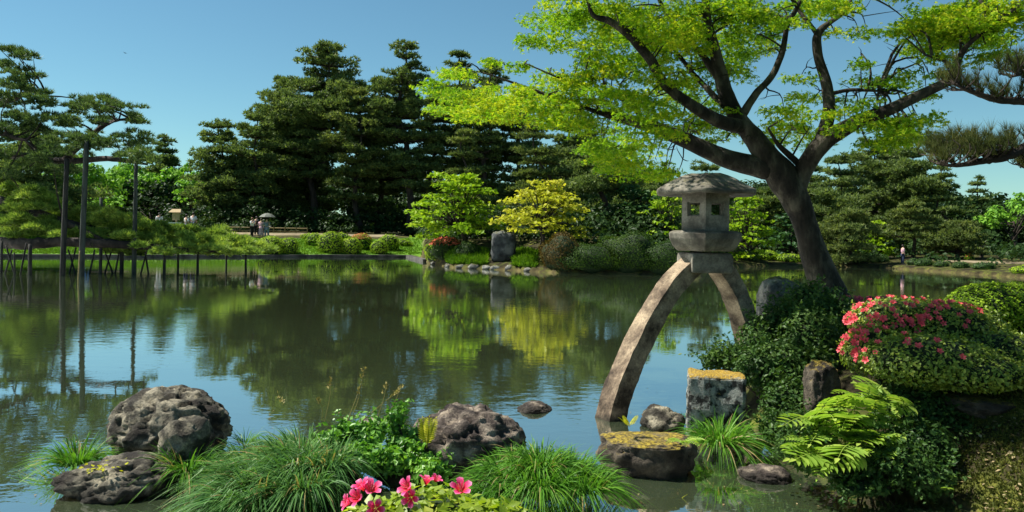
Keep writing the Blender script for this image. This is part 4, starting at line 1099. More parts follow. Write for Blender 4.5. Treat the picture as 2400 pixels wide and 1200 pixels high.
# legs
def leg(path, wid, dep, label, az):
    p = smooth_path(path, 44)
    d = unit(np.gradient(p, axis=0))
    side = np.array((-math.sin(az), math.cos(az), 0))     # level, across the bending plane
    v = []; ns = 20
    for i in range(len(p)):
        n_ = np.cross(side, d[i]); n_ /= np.linalg.norm(n_)
        t = i / (len(p) - 1)
        for j in range(ns):
            e_ = j // 5; w_ = -1 + 2 * ((j % 5) / 5.0)          # walk round a square
            c_, s_ = [(w_, -1), (1, w_), (-w_, 1), (-1, -w_)][e_]
            if j % 5 == 0: c_, s_ = c_ * 0.975, s_ * 0.975
            m_ = 1.0
            q_ = p[i] + side * (c_ / m_) * wid * (0.9 + 0.15 * t) + n_ * (s_ / m_) * dep * (0.9 + 0.15 * t)
            qq = Vector(q_)
            v.append(q_ + np.array((1, 1, 1)) * (0.007 * noise.noise(qq * 6) + 0.004 * noise.noise(qq * 21)) * np.sign(q_ - p[i]))
    n = len(p); f = []
    for i in range(n - 1):
        for j in range(ns):
            a, b_ = i * ns + j, i * ns + (j + 1) % ns
            f += [(a, b_, b_ + ns), (a, b_ + ns, a + ns)]
    for j in range(1, ns - 1): f += [(0, j, j + 1), ((n - 1) * ns, (n - 1) * ns + j + 1, (n - 1) * ns + j)]
    return obj('leg', (np.array(v), np.array(f)), M['granite_leg'], lroot, smooth=False, label=label)
FT0 = P(1438, 965, 8.65)
az = math.atan2(FT0[1] - LYY, FT0[0] - LX)
leg([P(1632, 612, 9.36), P(1572, 672, 9.16), P(1522, 752, 8.98), P(1480, 838, 8.82), P(1449, 915, 8.70), P(1430, 985, 8.63), P(1418, 1060, 8.58)], 0.122, 0.118, 'long leg curving down into the water', az)
leg([P(1676, 612, 9.44), P(1712, 668, 9.56), P(1738, 732, 9.66), P(1755, 800, 9.76), P(1762, 860, 9.80)], 0.124, 0.116, 'short leg standing on the bank', az + math.pi)


# ------------------------------------------------------------------ the big maple
mb = on_xy(P(1955, 700, 11)[0], 11.0)
mroot = thing('maple_tree', mb, 'large leaning maple with dark forked trunk beside the stone lantern', 'maple tree')
def path(rows):
    pts = [P(a, b_, Y) for a, b_, w_, Y in rows]
    rad = [w_ * px_m(Y) / 2 * (0.88 if w_ > 75 else 1.0 if w_ < 12 else 0.80) for a, b_, w_, Y in rows]
    return pts, rad
LIMB = {
 'trunk': [(1965, 750, 120, 11), (1944, 690, 92, 11), (1914, 610, 76, 11), (1886, 530, 68, 11), (1860, 460, 76, 11), (1828, 405, 78, 11), (1788, 350, 64, 11), (1742, 295, 54, 11.1), (1710, 240, 48, 11.2), (1690, 180, 40, 11.3), (1672, 110, 33, 11.3), (1655, 40, 24, 11.3), (1650, -60, 16, 11.3)],
 'R': [(1862, 455, 56, 11), (1890, 388, 56, 10.9), (1935, 330, 52, 10.7), (2010, 284, 40, 10.5), (2090, 256, 36, 10.3), (2170, 216, 30, 10.2), (2238, 182, 27, 10.1), (2243, 150, 20, 10.1), (2270, 105, 14, 10), (2330, 55, 10, 9.9), (2420, -10, 5, 9.8)],
 'R2': [(1925, 335, 44, 10.75), (1942, 265, 36, 10.9), (1938, 205, 32, 11), (1918, 135, 28, 11.1), (1916, 82, 24, 11.1), (1945, 52, 16, 11.1), (1985, 20, 12, 11), (2005, -40, 7, 11)],
 'R3': [(1917, 85, 14, 11.1), (1895, 52, 12, 11.2), (1870, 20, 8, 11.3), (1850, -30, 5, 11.4)],
 'R4': [(1944, 220, 12, 10.95), (1990, 212, 9, 10.9), (2060, 212, 5, 10.8)],
 'R5': [(2240, 165, 10, 10.1), (2210, 140, 9, 10.1), (2170, 130, 5, 10.1)],
 'A': [(1745, 300, 46, 11.1), (1690, 285, 40, 10.8), (1610, 240, 33, 10.5), (1552, 190, 30, 10.3), (1525, 140, 28, 10.2), (1480, 86, 25, 10.1), (1430, 50, 20, 10), (1390, 34, 11, 10), (1372, -10, 6, 10)],
 'B': [(1800, 395, 66, 11), (1705, 372, 54, 11), (1612, 332, 46, 11), (1540, 302, 40, 11.1), (1470, 280, 32, 11.2), (1400, 262, 15, 11.3), (1320, 236, 10, 11.4), (1220, 200, 6, 11.5), (1130, 170, 3, 11.5)],
 'B2': [(1500, 292, 20, 11.15), (1490, 255, 14, 11.2), (1440, 225, 9, 11.3), (1360, 200, 6, 11.4), (1230, 150, 3, 11.5)],
 'C': [(1742, 268, 26, 11.1), (1770, 222, 22, 11.2), (1810, 176, 20, 11.2), (1834, 120, 18, 11.2), (1845, 60, 15, 11.2), (1870, 15, 10, 11.2), (1890, -40, 6, 11.2)],
 'D': [(1880, 395, 22, 10.95), (1850, 362, 18, 10.9), (1822, 335, 10, 10.8), (1800, 300, 5, 10.7)],
 'E': [(1690, 190, 26, 11.3), (1630, 110, 16, 11.4), (1560, 30, 10, 11.6), (1530, -40, 6, 11.8)],
 'G': [(1870, 15, 10, 11.2), (1800, -80, 9, 10.2), (1660, -200, 8, 8.9), (1560, -300, 5, 7.6)],  # unseen limb added to carry the shading sprays above the frame
 'F': [(1700, 250, 24, 11.2), (1640, 190, 14, 11.6), (1560, 90, 8, 12)],
}
nodes = []
for k_, rows in LIMB.items():
    pts, rad = path(rows)
    vf = tube(pts, rad, 18 if k_ == 'trunk' else 10, 90 if k_ == 'trunk' else 9 * len(pts), 0.0)
    v = vf[0]
    big = 1.0 if k_ == 'trunk' else 0.5
    for i in range(len(v)):
        q_ = Vector(v[i])
        v[i] += np.array(noise.noise_vector(q_ * 2.2)) * 0.026 * big + np.array(noise.noise_vector(q_ * 7)) * 0.012 * big
    obj('trunk' if k_ == 'trunk' else 'limb', vf, M['bark_maple'], mroot, smooth=True)
    sp_ = smooth_path(pts, 4 * len(pts))
    nodes.append(sp_[len(sp_) // 4:] if k_ != 'trunk' else sp_[len(sp_) // 2:])
nodes = np.concatenate(nodes)

MB_ = [(2070, 300, 70, 20), (2130, 315, 60, 20), (1990, 270, 60, 14), (1470, 395, 70, 18), (1540, 410, 50, 14), (1420, 340, 70, 20), (1900, 330, 50, 16), (2160, 275, 50, 14), (1720, 20, 70, 30), (1830, 40, 60, 24), (1760, 90, 60, 22), (1600, 100, 80, 30), (1530, 90, 80, 28), (1480, 60, 70, 25), (1420, 140, 70, 22), (1900, 5, 60, 16), (2250, 75, 80, 28), (2340, 70, 70, 30), (2150, 60, 60, 18), (2290, 20, 80, 24), (2200, 95, 60, 18), (1650, 240, 60, 18), (1520, 260, 70, 20), (1400, 250, 70, 20), (1290, 240, 60, 18), (1180, 245, 60, 16), (1560, 180, 70, 20), (1300, 55, 80, 30), (1258, 92, 45, 16), (1330, 25, 70, 25), (1390, 40, 80, 35), (1440, 105, 85, 32), (1365, 110, 60, 20), (1500, 30, 90, 35), (1560, 60, 90, 40), (1620, 30, 80, 40), (1325, 175, 60, 16), (1410, 180, 90, 32), (1480, 160, 70, 30), (1590, 130, 90, 38), (1560, 225, 80, 32), (1465, 232, 85, 28), (1360, 222, 85, 28), (1265, 218, 80, 26), (1180, 222, 75, 28), (1100, 215, 65, 26), (1030, 205, 45, 18), (1065, 172, 50, 14), (1060, 245, 60, 18), (1140, 262, 75, 18), (1235, 270, 85, 20), (1330, 275, 75, 22), (1150, 140, 24, 7), (1210, 152, 24, 7),
       (1690, 55, 95, 42), (1770, 45, 80, 36), (1640, 190, 60, 24), (1690, 140, 70, 36), (1790, 110, 55, 20), (1740, 110, 60, 26), (1880, 15, 60, 20), (1960, 15, 60, 18), (1990, 72, 45, 11), (2075, 70, 60, 14), (2130, 80, 50, 14), (2160, 112, 50, 18), (2195, 45, 90, 34), (2290, 40, 90, 36), (2370, 25, 60, 30), (2290, 100, 75, 26), (2230, 138, 60, 13), (2350, 135, 60, 14), (2170, 170, 50, 10), (2110, 186, 60, 14), (2050, 190, 55, 13), (2130, 215, 60, 10), (1870, 185, 40, 11), (1895, 232, 55, 13), (1865, 262, 60, 16), (1840, 300, 60, 18), (1790, 325, 55, 18), (1890, 310, 50, 14), (2000, 232, 50, 9), (2040, 245, 45, 8),
       (1640, 300, 65, 20), (1600, 280, 75, 18), (1510, 320, 75, 24), (1440, 340, 60, 20), (1480, 365, 85, 18), (1395, 300, 60, 18), (1540, 385, 55, 12), (1670, 262, 50, 18), (2080, 285, 60, 14), (2135, 290, 50, 16), (2120, 325, 65, 16), (2060, 335, 50, 13), (1560, 415, 36, 9), (1410, 375, 40, 12), (1700, 325, 50, 14), (1975, 300, 40, 10), (2200, 100, 50, 16), (1730, 170, 50, 20), (1850, 60, 40, 12), (2020, 150, 26, 6)]
spr, twigs = [], []
for (px, py, rx, ry) in MB_:
    Y = 11.4 + RNG.normal() * 0.45 if px < 1420 else (11.5 + abs(RNG.normal()) * 0.9 - (1.5 if RNG.random() < 0.3 else 0) if px < 1960 else 10.9 + RNG.normal() * 0.6)
    s = px_m(Y)
    n = max(3, int(rx * ry / 102))
    for _ in range(n):
        th = RNG.uniform(0, 6.28); rr = math.sqrt(RNG.random())
        c = P(px + math.cos(th) * rr * rx, py + math.sin(th) * rr * ry, Y + RNG.normal() * rx * s * 0.6)
        r = RNG.uniform(0.12, 0.25)
        spr.append((*c, r, r, r * 0.34))
        j = np.argmin(np.sum((nodes - c) ** 2, axis=1))
        dd = np.linalg.norm(nodes[j] - c)
        if dd < 0.5 and RNG.random() < 0.45:
            m_ = nodes[j] * 0.45 + c * 0.55 + RNG.normal(size=3) * 0.06 + (0, 0, 0.04)
            twigs.append(tube([nodes[j], m_, c], [0.012, 0.008, 0.004], 4, 5, cap=False))
# forking branches from the limbs out to the leaf clusters
nb_f = 0
for (px, py, rx, ry) in MB_:
    Yb = 11.3 + RNG.normal() * 0.3
    c = P(px + RNG.normal() * rx * 0.4, py + ry * 0.3, Yb)
    dd = np.linalg.norm(nodes - c, axis=1); j = np.argmin(dd)
    if not px > 1420 and 0.25 < dd[j] < 1.7: continue
    a_n = nodes[j]; up = np.array((0, 0, 0.22)) * dd[j]
    m1 = a_n * 0.65 + c * 0.35 + RNG.normal(size=3) * 0.07 * dd[j] + up * 0.7; m2 = a_n * 0.3 + c * 0.7 + RNG.normal(size=3) * 0.07 * dd[j] + up
    r0 = 0.012 + 0.010 * dd[j]
    twigs.append(tube([a_n, m1, m2, c], [r0, r0 * 0.7, r0 * 0.45, 0.004], 5, 9, cap=False))
    for _ in range(3):
        st = (m1, m2, c)[RNG.integers(0, 3)]; e_ = st + RNG.normal(size=3) * np.array((0.16, 0.14, 0.07)) + (0, 0, 0.05)
        twigs.append(tube([st, (st + e_) / 2 + RNG.normal(size=3) * 0.03, e_], [0.007, 0.005, 0.002], 4, 5, cap=False))
# the canopy goes on above the frame
for _ in range(240):
    px = RNG.uniform(1250, 2500); py = RNG.uniform(-360, -10)
    c = P(px, py, 10.8 + RNG.normal() * 1.5); r = RNG.uniform(0.2, 0.35)
    spr.append((*c, r, r, r * 0.18))
for _ in range(75):  # unseen sprays added to cast dappled shade on lantern and trunk
    c = np.array((RNG.uniform(0.0, 2.2), RNG.uniform(8.9, 10.6), RNG.uniform(4.9, 6.2))); r = RNG.uniform(0.15, 0.3)
    spr.append((*c, r, r, r * 0.18))
for _ in range(80):                          # unseen bough sprays, added above the frame to shade the bank
    c = np.array((RNG.uniform(0.7, 1.9), RNG.uniform(6.7, 8.0), RNG.uniform(4.5, 5.0))); r = RNG.uniform(0.15, 0.3)
    spr.append((*c, r, r, r * 0.18))
obj('crown', flat_leaves(spr, 370, 0.074, STAR, 0.6), M['maple'], mroot, kind='stuff')
obj('twig', join(twigs), M['bark_maple'], mroot, kind='stuff')


# ------------------------------------------------------------------ near pine branches at the right edge
nb_ = on_xy(P(2640, 500, 6.5)[0], 6.5)
nroot = thing('pine_tree', nb_, 'pine at the right edge reaching two needled boughs into the frame', 'pine tree')
obj('trunk', tube([nb_ - (0, 0, 0.2), P(2640, 500, 6.5), P(2660, 300, 6.5), P(2650, 50, 6.5), P(2670, -200, 6.6)], [0.2, 0.17, 0.15, 0.12, 0.08], 10, 20, 0.05), M['bark'], nroot, smooth=True)
tuf, sh_ = [], []
for lp, lr in [([P(2655, 250, 6.5), P(2520, 250, 6.2), P(2400, 238, 6), P(2330, 232, 5.9), P(2270, 212, 5.9), P(2232, 195, 5.9)], [0.05, 0.04, 0.032, 0.026, 0.016, 0.008]),
               ([P(2655, 270, 6.5), P(2520, 320, 6), P(2410, 345, 5.7), P(2350, 368, 5.6), P(2300, 378, 5.6), P(2240, 388, 5.6), P(2195, 384, 5.6)], [0.06, 0.05, 0.042, 0.034, 0.024, 0.014, 0.006]),
               ([P(2350, 368, 5.6), P(2290, 360, 5.7), P(2230, 358, 5.8), P(2200, 365, 5.8)], [0.02, 0.015, 0.01, 0.005]),
               ([P(2660, 200, 6.5), P(2540, 180, 6.0), P(2440, 165, 5.9), P(2370, 180, 5.8)], [0.04, 0.03, 0.02, 0.008]),
               ([P(2540, 320, 6.0), P(2460, 380, 5.8), P(2405, 400, 5.7)], [0.03, 0.02, 0.008])]:
    obj('bough', tube(lp, lr, 8, 6 * len(lp), 0.08), M['bark'], nroot, smooth=True)
    sp_ = smooth_path(lp, 120)
    for i in range(4, 120, 4):
        for _ in range(3):
            a_ = sp_[i] + RNG.normal(size=3) * np.array((0.02, 0.10, 0.01))
            e_ = a_ + np.array((RNG.normal() * 0.05 - 0.03, RNG.normal() * 0.06, RNG.uniform(0.03, 0.15)))
            sh_.append(tube([sp_[i], a_ * 0.5 + e_ * 0.5, e_], [0.006, 0.005, 0.003], 4, 4, cap=False))
            for t_ in (0.35, 0.7, 1.0): tuf.append(a_ * (1 - t_) + e_ * t_)
obj('shoot', join(sh_), M['bark'], nroot, kind='stuff')
tuf = np.array(tuf); n_ = len(tuf)
obj('needles', scatter(TUFT_NEAR, tuf, frames(RNG.normal(size=(n_, 3)) * 0.30 + (-0.12, -0.05, 1.0), RNG.uniform(0, 6.28, n_)), RNG.uniform(0.07, 0.13, n_)), M['pine_near'], nroot, kind='stuff')


# ------------------------------------------------------------------ rocks of the near water
def rock(name, px, py, Y, rx, rz, label, mat, seed, ry=None, z=None, **k_):
    s = px_m(Y); c = P(px, py, Y)
    if z is not None: c[2] = z
    o_ = obj(name, rock_vf(c, (rx * s, (ry or rx) * s, rz * s), seed, **k_), M[mat], smooth=True)
    return tag(o_, label, 'rock')
rock('boulder', 400, 1004, 7.1, 143, 100, 'dark rounded boulder in the water at lower left', 'rock', 4, ry=115, amp=0.26, crack=0.15, lf=0.2, mf=0.22)
s1 = rock_vf(WL(300, 1128, 0.06), (0.46, 0.30, 0.20), 5, 5, 0.28, 0.1, rz=0.25)
s2 = rock_vf(P(436, 1042, 6.35), (0.21, 0.17, 0.23), 8, 4, 0.25, 0.1, rz=0.4)
tag(obj('rock', join([s1, s2]), M['rock'], smooth=True), 'low ledge rock with raised spur in front of the dark boulder', 'rock')
rock('boulder', 1090, 1048, 6.7, 140, 100, 'purplish brown craggy boulder behind the middle azalea', 'rock_purple', 12, ry=110, amp=0.30, crack=0.16, lf=0.3, mf=0.35)
rock('stone', 872, 992, 7.0, 34, 14, 'small pale stone peeking through the middle plants', 'rock_purple', 15, amp=0.2)
rock('rock', 1515, 1038, 6.75, 118, 92, 'flat mossy rock in the water below the lantern', 'rock_moss', 21, ry=85, z=0.13, flat=0.35, amp=0.22, boxy=0.3)
rock('stone', 1555, 960, 8.3, 50, 36, 'small black rock between the lantern leg and the square block', 'rock', 23, z=0.04, amp=0.25)
rock('rock', 1250, 945, 9.0, 45, 22, 'brown stone just breaking the water left of the lantern leg', 'rock_purple', 25, z=-0.02, amp=0.2)
rock('rock', 1835, 720, 10.2, 62, 70, 'grey upright rock with mossy top behind the short lantern leg', 'rock_grey', 27, ry=50, amp=0.16, boxy=0.5)
rock('rock', 1925, 920, 7.5, 42, 80, 'mossy upright stone edging the bank under the azalea', 'rock_moss', 29, ry=40, amp=0.18, boxy=0.5)
rock('rock', 2340, 945, 6.8, 130, 36, 'flat layered mossy stone in the shade at right', 'rock_moss', 33, ry=90, amp=0.16, flat=0.4, boxy=0.3)
rock('stone', 1795, 1068, 6.6, 62, 26, z=0.0, label='low brown stone at the waterline under the ferns', mat='rock_purple', seed=35, amp=0.2)
# squared block with yellow moss
bc = P(1677, 920, 7.75); bw = 64 * px_m(7.75)
blk = bevel_mesh(box((bc[0], 7.75, bc[2] - 0.13), (bw * 2, 0.44, 0.64), -0.21), 'block', 0.03, 2, 0.028, 3)
tag(obj('stone_block', blk, M['block']), 'squared stone block with orange moss cap beside the lantern', 'stone block')


# ------------------------------------------------------------------ grasses, shrubs, flowers of the near bank
def blades(c, n, L, spread, wid, droop=1.0, root_r=0.1, seg=6, lean=(0, 0), flat=0.3):
    th = RNG.uniform(0, 6.28, n); el = RNG.uniform(0.15, 1.0, n) ** 0.8 * spread
    out = np.stack([np.cos(th) + lean[0], np.sin(th) + lean[1], np.zeros(n)], 1)
    root = np.asarray(c) + np.stack([np.cos(th), np.sin(th), np.zeros(n)], 1) * (root_r * np.sqrt(RNG.random(n)))[:, None]
    ln = L * RNG.uniform(0.55, 1.15, n)
    t = np.linspace(0, 1, seg)
    v = np.zeros((n, seg, 2, 3))
    sd = np.stack([-np.sin(th), np.cos(th), np.zeros(n)], 1)
    sd = unit(sd + RNG.normal(size=(n, 3)) * 0.4)
    wv_ = wid * RNG.uniform(0.5, 1.5, n)
    kink = RNG.random(n) < 0.2
    for k_, tt in enumerate(t):
        horiz = np.sin(el) * tt + 0.35 * droop * el * tt ** 2
        vert = np.cos(el) * tt - droop * 0.62 * el * tt ** 2.2
        vert = np.where(kink & (tt > 0.6), vert - (tt - 0.6) * 0.9, vert)
        p_ = root + out * (horiz * ln)[:, None] + np.array((0, 0, 1.0)) * (vert * ln)[:, None]
        w_ = (wv_ * (1 - tt ** 2 * 0.95))[:, None]
        v[:, k_, 0] = p_ - sd * w_; v[:, k_, 1] = p_ + sd * w_
    f = []
    for k_ in range(seg - 1):
        a = 2 * k_
        f += [(a, a + 1, a + 3), (a, a + 3, a + 2)]
    f = np.array(f)[None] + (np.arange(n) * seg * 2)[:, None, None]
    return v.reshape(-1, 3), f.reshape(-1, 3)

def shoots_small(c, n=40, r=0.09):
    pos = np.asarray(c) + RNG.normal(size=(n, 3)) * np.array((r, r * 0.7, r * 0.5))
    return scatter(LEAF, pos, frames(RNG.normal(size=(n, 3)) * 0.5 + (0, -0.2, 0.8), RNG.uniform(0, 6.28, n)), RNG.uniform(0.03, 0.055, n))

GT = 'sedge tussocks at the water edge'
def tussock(px, py, n, L, label, mat='sedge', z=None, Y=None, **k_):
    c = WL(px, py, z if z is not None else 0.05) if Y is None else P(px, py, Y)
    return tag(obj('sedge_tussock', blades(c, n, L, **k_), M[mat]), label, 'grass', GT)
tussock(180, 1085, 420, 0.31, 'sedge tussock at far left beside the ledge rock', spread=1.15, droop=1.3, wid=0.0055, root_r=0.13, lean=(-0.15, 0))
tussock(440, 1100, 420, 0.30, 'sedge tussock growing over the ledge rock spur', spread=1.15, droop=1.3, wid=0.0055, root_r=0.14, lean=(0.1, -0.2), z=0.12)
c_ = WL(690, 1120, 0.12)
parts_ = [blades(c_ + np.array((dx, dy, dz)), 700, 0.28, spread=1.2, droop=1.35, wid=0.0052, root_r=0.22, lean=(-0.25, -0.25)) for dx, dy, dz in ((0, 0, 0.1), (-0.22, -0.1, 0.02), (0.2, 0.05, 0.1), (-0.05, 0.35, 0.1), (0.12, -0.3, 0.05), (-0.2, -0.38, 0), (-0.38, 0.1, 0.0), (-0.3, 0.3, 0.03))]
tag(obj('sedge_tussock', join(parts_), M['sedge_blue']), 'big bluish sedge mass left of the leafy herbs', 'grass', GT)
c_ = WL(1265, 1125, 0.14)
parts_ = [blades(c_ + np.array((dx, dy, dz)), 700, 0.25, spread=1.25, droop=1.4, wid=0.0052, root_r=0.2) for dx, dy, dz in ((0, 0, 0.12), (-0.2, 0.0, 0.05), (0.2, 0.0, 0.05), (0, -0.22, 0.05), (0.3, -0.15, 0.0), (-0.28, -0.18, 0.0))]
tag(obj('sedge_tussock', join(parts_), M['sedge']), 'round dark sedge mound right of the pink azalea', 'grass', GT)
tussock(1690, 1035, 600, 0.36, 'bright sedge tussock in front of the square stone block', spread=1.15, droop=1.3, wid=0.0055, root_r=0.2, lean=(0.15, 0), z=0.15)
tussock(575, 1040, 90, 0.22, 'little yellow-green grass tuft at the right foot of the dark boulder', spread=1.15, droop=1.3, wid=0.003, root_r=0.08)
tussock(1625, 985, 130, 0.16, 'short yellow grass at the left foot of the square block', spread=1.0, wid=0.004, root_r=0.12, z=0.05)
p0 = WL(238, 1098, 0.22)
wr = thing('herb', p0, 'small yellow-leaved weed on the ledge rock beside the sedge', 'plant')
wl = new_mesh('leaf', *LEAF); wl.materials.append(M['fern_yellow'])
for _ in range(26):
    o_ = bpy.data.objects.new('leaf', wl); COL.objects.link(o_); o_.parent = wr
    o_.location = [float(q_) for q_ in RNG.normal(size=3) * (0.08, 0.05, 0.03)]
    o_.rotation_euler = (RNG.uniform(-0.7, 0.5), RNG.uniform(-0.6, 0.6), RNG.uniform(0, 6.28)); o_.scale = [RNG.uniform(0.03, 0.05)] * 3
# dry seed stems over the middle plants
sd_ = []
for (x0, y0, x1, y1) in [(815, 985, 855, 860), (820, 990, 845, 905), (850, 985, 935, 915), (760, 990, 775, 885), (755, 985, 745, 935), (880, 990, 905, 900), (700, 990, 650, 930), (900, 990, 940, 905)]:
    p0, p1 = P(x0, y0, 6.6), P(x1, y1, 6.5)
    sd_.append(tube([p0, p0 * 0.45 + p1 * 0.55 + (0.02, 0, 0.02), p1], [0.003, 0.0025, 0.0015], 4, 6))
    for _ in range(16):
        t = RNG.uniform(0.75, 1.0); c = p0 * (1 - t) + p1 * t
        sd_.append(scatter(LEAF, c[None] + RNG.normal(size=(1, 3)) * 0.008, frames(RNG.normal(size=(1, 3))), 0.028))
tag(obj('grass_stems', join(sd_), M['dry']), 'thin dry seed stems rising over the middle plants', 'grass', kind='stuff')

def leafy(blobs, n, size, tilt=0.5, t=LEAF, inner=0.55):
    """leaves through a group of ellipsoids: rows (x,y,z,rx,ry,rz)"""
    b_ = np.asarray(blobs, float)
    wts = b_[:, 3] * b_[:, 4] + b_[:, 3] * b_[:, 5] + b_[:, 4] * b_[:, 5]
    i = RNG.choice(len(b_), n, p=wts / wts.sum())
    d = unit(RNG.normal(size=(n, 3)))
    rr = inner + (1 - inner) * RNG.random(n) ** 0.6
    pos = b_[i, :3] + d * b_[i, 3:] * rr[:, None]
    nn = unit(d / b_[i, 3:] + 0)
    return scatter(t, pos, frames(nn + RNG.normal(size=(n, 3)) * tilt + (0, 0, 0.5), RNG.uniform(0, 6.28, n)), size * RNG.uniform(0.65, 1.3, n))

def eb(px, py, rx, ry, Y, k_=0.8):
    s = px_m(Y); return (*P(px, py, Y), rx * s, rx * s * k_, ry * s)

def stems(base, ends, r=0.006):
    return join([tube([base + RNG.normal(size=3) * np.array((0.05, 0.05, 0)), np.asarray(base) * 0.4 + np.asarray(e) * 0.6 + (0, 0, 0.03), e], [r * 1.6, r, r * 0.5], 5, 6) for e in ends])

def shoots(blobs, n, size, t=LEAF, ln=0.16):
    b_ = np.asarray(blobs, float)
    i = RNG.integers(0, len(b_), n); d = unit(RNG.normal(size=(n, 3)) + (0, 0, 0.4))
    p_ = b_[i, :3] + d * b_[i, 3:] * 0.9
    g_ = unit(d * 0.7 + RNG.normal(size=(n, 3)) * 0.4 + (0, 0, 0.5)) * (ln * RNG.uniform(0.4, 1.2, n))[:, None]
    k_ = 8
    tt = np.tile(np.linspace(0.1, 1, k_), n)[:, None]
    pos = np.repeat(p_, k_, 0) + np.repeat(g_, k_, 0) * tt - np.array((0, 0, 1.0)) * (tt ** 2) * ln * 0.15
    nn = RNG.normal(size=(n * k_, 3)) * 0.7 + (0, 0, 0.7)
    return scatter(t, pos, frames(nn, RNG.uniform(0, 6.28, n * k_)), size * RNG.uniform(0.6, 1.2, n * k_))

def shrub(name, blobs, n, size, label, cat, mat, core=0.72, tilt=0.5, inner=0.6, base=None, group=None, coremat='core', nsh=0, ln=0.16):
    b_ = np.asarray(blobs, float)
    bb = base if base is not None else np.array((b_[:, 0].mean(), b_[:, 1].mean(), b_[:, 2].min() - b_[:, 5].max()))
    root = thing(name, bb, label, cat, group)
    fo = leafy(b_, n, size, tilt, LEAF, inner)
    if nsh: fo = join([fo, shoots(b_, nsh, size, ln=ln)])
    obj('foliage', fo, M[mat], root, kind='stuff')
    obj('stems', stems(np.array(bb), [r_[:3] for r_ in b_] + [r_[:3] + np.array((0, 0, r_[5] * 0.6)) for r_ in b_]), M['bark'], root)
    if core:
        cv = []
        for k_, r_ in enumerate(b_):
            v, f = ICO[3]
            cv.append((v * r_[3:] * core + r_[:3], f))
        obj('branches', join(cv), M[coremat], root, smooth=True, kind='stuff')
    return root

# leafy herbs of the middle islet
shrub('leafy_herb', [eb(790, 1037, 60, 27, 6.5), eb(850, 1022, 55, 25, 6.5), eb(810, 1007, 30, 20, 6.5), eb(880, 1007, 30, 18, 6.6), eb(850, 1072, 80, 34, 6.3), eb(760, 1062, 40, 23, 6.4)], 3400, 0.055, 'bright leafy herb clump between sedge mass and seed stems', 'plant', 'herb', 0, 0.7, 0.1, nsh=60, ln=0.13)
shrub('leafy_herb', [eb(955, 1032, 55, 30, 6.5), eb(930, 982, 22, 34, 6.5), eb(985, 1072, 60, 28, 6.4), eb(910, 1082, 55, 30, 6.3), eb(1010, 1102, 50, 25, 6.2)], 3000, 0.05, 'leafy herb clump left of the purplish boulder', 'plant', 'herb', 0, 0.7, 0.1, nsh=60, ln=0.13)

# fern fronds: a rachis with paired leaflets
def frond_mesh(name, n=9, w=0.30, lw=0.36, bend=0.5, mat='frond'):
    v, f = [], []
    def pt(t): return np.array((0, t * (1 - 0.12 * t), 0.25 * t - bend * t * t))
    for i in range(n + 1):
        t = 0.15 + 0.83 * i / n
        L = w * math.sin(min(1, 0.25 + (1 - t) * 1.25) * math.pi / 2) * (1.0 if i else 0.7)
        for s_ in (-1, 1):
            if i == n and s_ == 1: continue
            p_ = pt(t); d = np.array((s_ * 0.86, 0.5, -0.12)) if i < n else np.array((0, 1, -0.3))
            d = d / np.linalg.norm(d); q_ = np.cross(d, (0, 0, 1)); q_ /= np.linalg.norm(q_)
            wd = L * lw * 0.5
            k_ = len(v)
            v += [p_, p_ + d * L * 0.35 + q_ * wd + (0, 0, 0.01), p_ + d * L * 0.7 + q_ * wd * 0.7, p_ + d * L - (0, 0, L * 0.12), p_ + d * L * 0.7 - q_ * wd * 0.7, p_ + d * L * 0.35 - q_ * wd + (0, 0, 0.01), p_ + d * L * 0.5 - (0, 0, 0.012)]
            f += [(k_ + a, k_ + (a + 1) % 6, k_ + 6) for a in range(6)]
    tv, tf = tube([pt(t) for t in np.linspace(0, 0.98, 6)], [0.012, 0.011, 0.010, 0.008, 0.006, 0.003], 4, 8, cap=False)
    k_ = len(v)
    me = new_mesh(name, np.concatenate([np.array(v), tv]), np.concatenate([np.array(f), tf + k_]))
    me.materials.append(M[mat])
    return me

def place(name, me, parent, pos, yaw, pitch, roll, s):
    o_ = bpy.data.objects.new(name, me); COL.objects.link(o_)
    o_.parent = parent
    mw = Matrix.Translation(Vector([float(c) for c in pos])) @ Matrix.Rotation(yaw, 4, 'Z') @ Matrix.Rotation(pitch, 4, 'X') @ Matrix.Rotation(roll, 4, 'Y') @ Matrix.Scale(s, 4)
    o_.matrix_basis = Matrix.Translation(-Vector(parent.location)) @ mw
    return o_

fm = [frond_mesh('frond', 6, 0.36, 0.46, 0.35), frond_mesh('frond', 8, 0.32, 0.42, 0.5)]
fc = P(2010, 1010, 6.6)
froot = thing('fern', (fc[0], fc[1], float(gh(fc[0], fc[1]))), 'bright green fern with broad leaflets spilling over the bank', 'fern')
FR = []
for _ in range(105):
    th = RNG.uniform(0, 6.28); rq = math.sqrt(RNG.random()); x0 = 2020 + math.cos(th) * rq * 125; y0 = 1000 + math.sin(th) * rq * 78 - math.cos(th) * rq * 26
    an = RNG.normal() * 0.9 + math.pi * 0.98; L_ = RNG.uniform(42, 88)
    if RNG.random() < 0.2: an = RNG.uniform(0, 6.28)
    FR.append((x0, y0, x0 + math.cos(an) * L_, y0 - math.sin(an) * L_ * 0.45 + RNG.uniform(-8, 22)))
for i, (x0, y0, x1, y1) in enumerate(FR):
    yb_ = 6.45 - (y0 - 1000) * 0.004 + RNG.normal() * 0.08
    p0 = P(x0, y0, yb_); p1 = P(x1, y1, yb_ - 0.16 + RNG.normal() * 0.10)
    d = p1 - p0; L = np.linalg.norm(d)
    yaw = math.atan2(-d[0], d[1]); pitch = math.asin(max(-1, min(1, d[2] / L))) + 0.15
    place('frond', fm[i % 2], froot, p0, yaw, pitch, RNG.normal() * 0.3, L * 1.15)
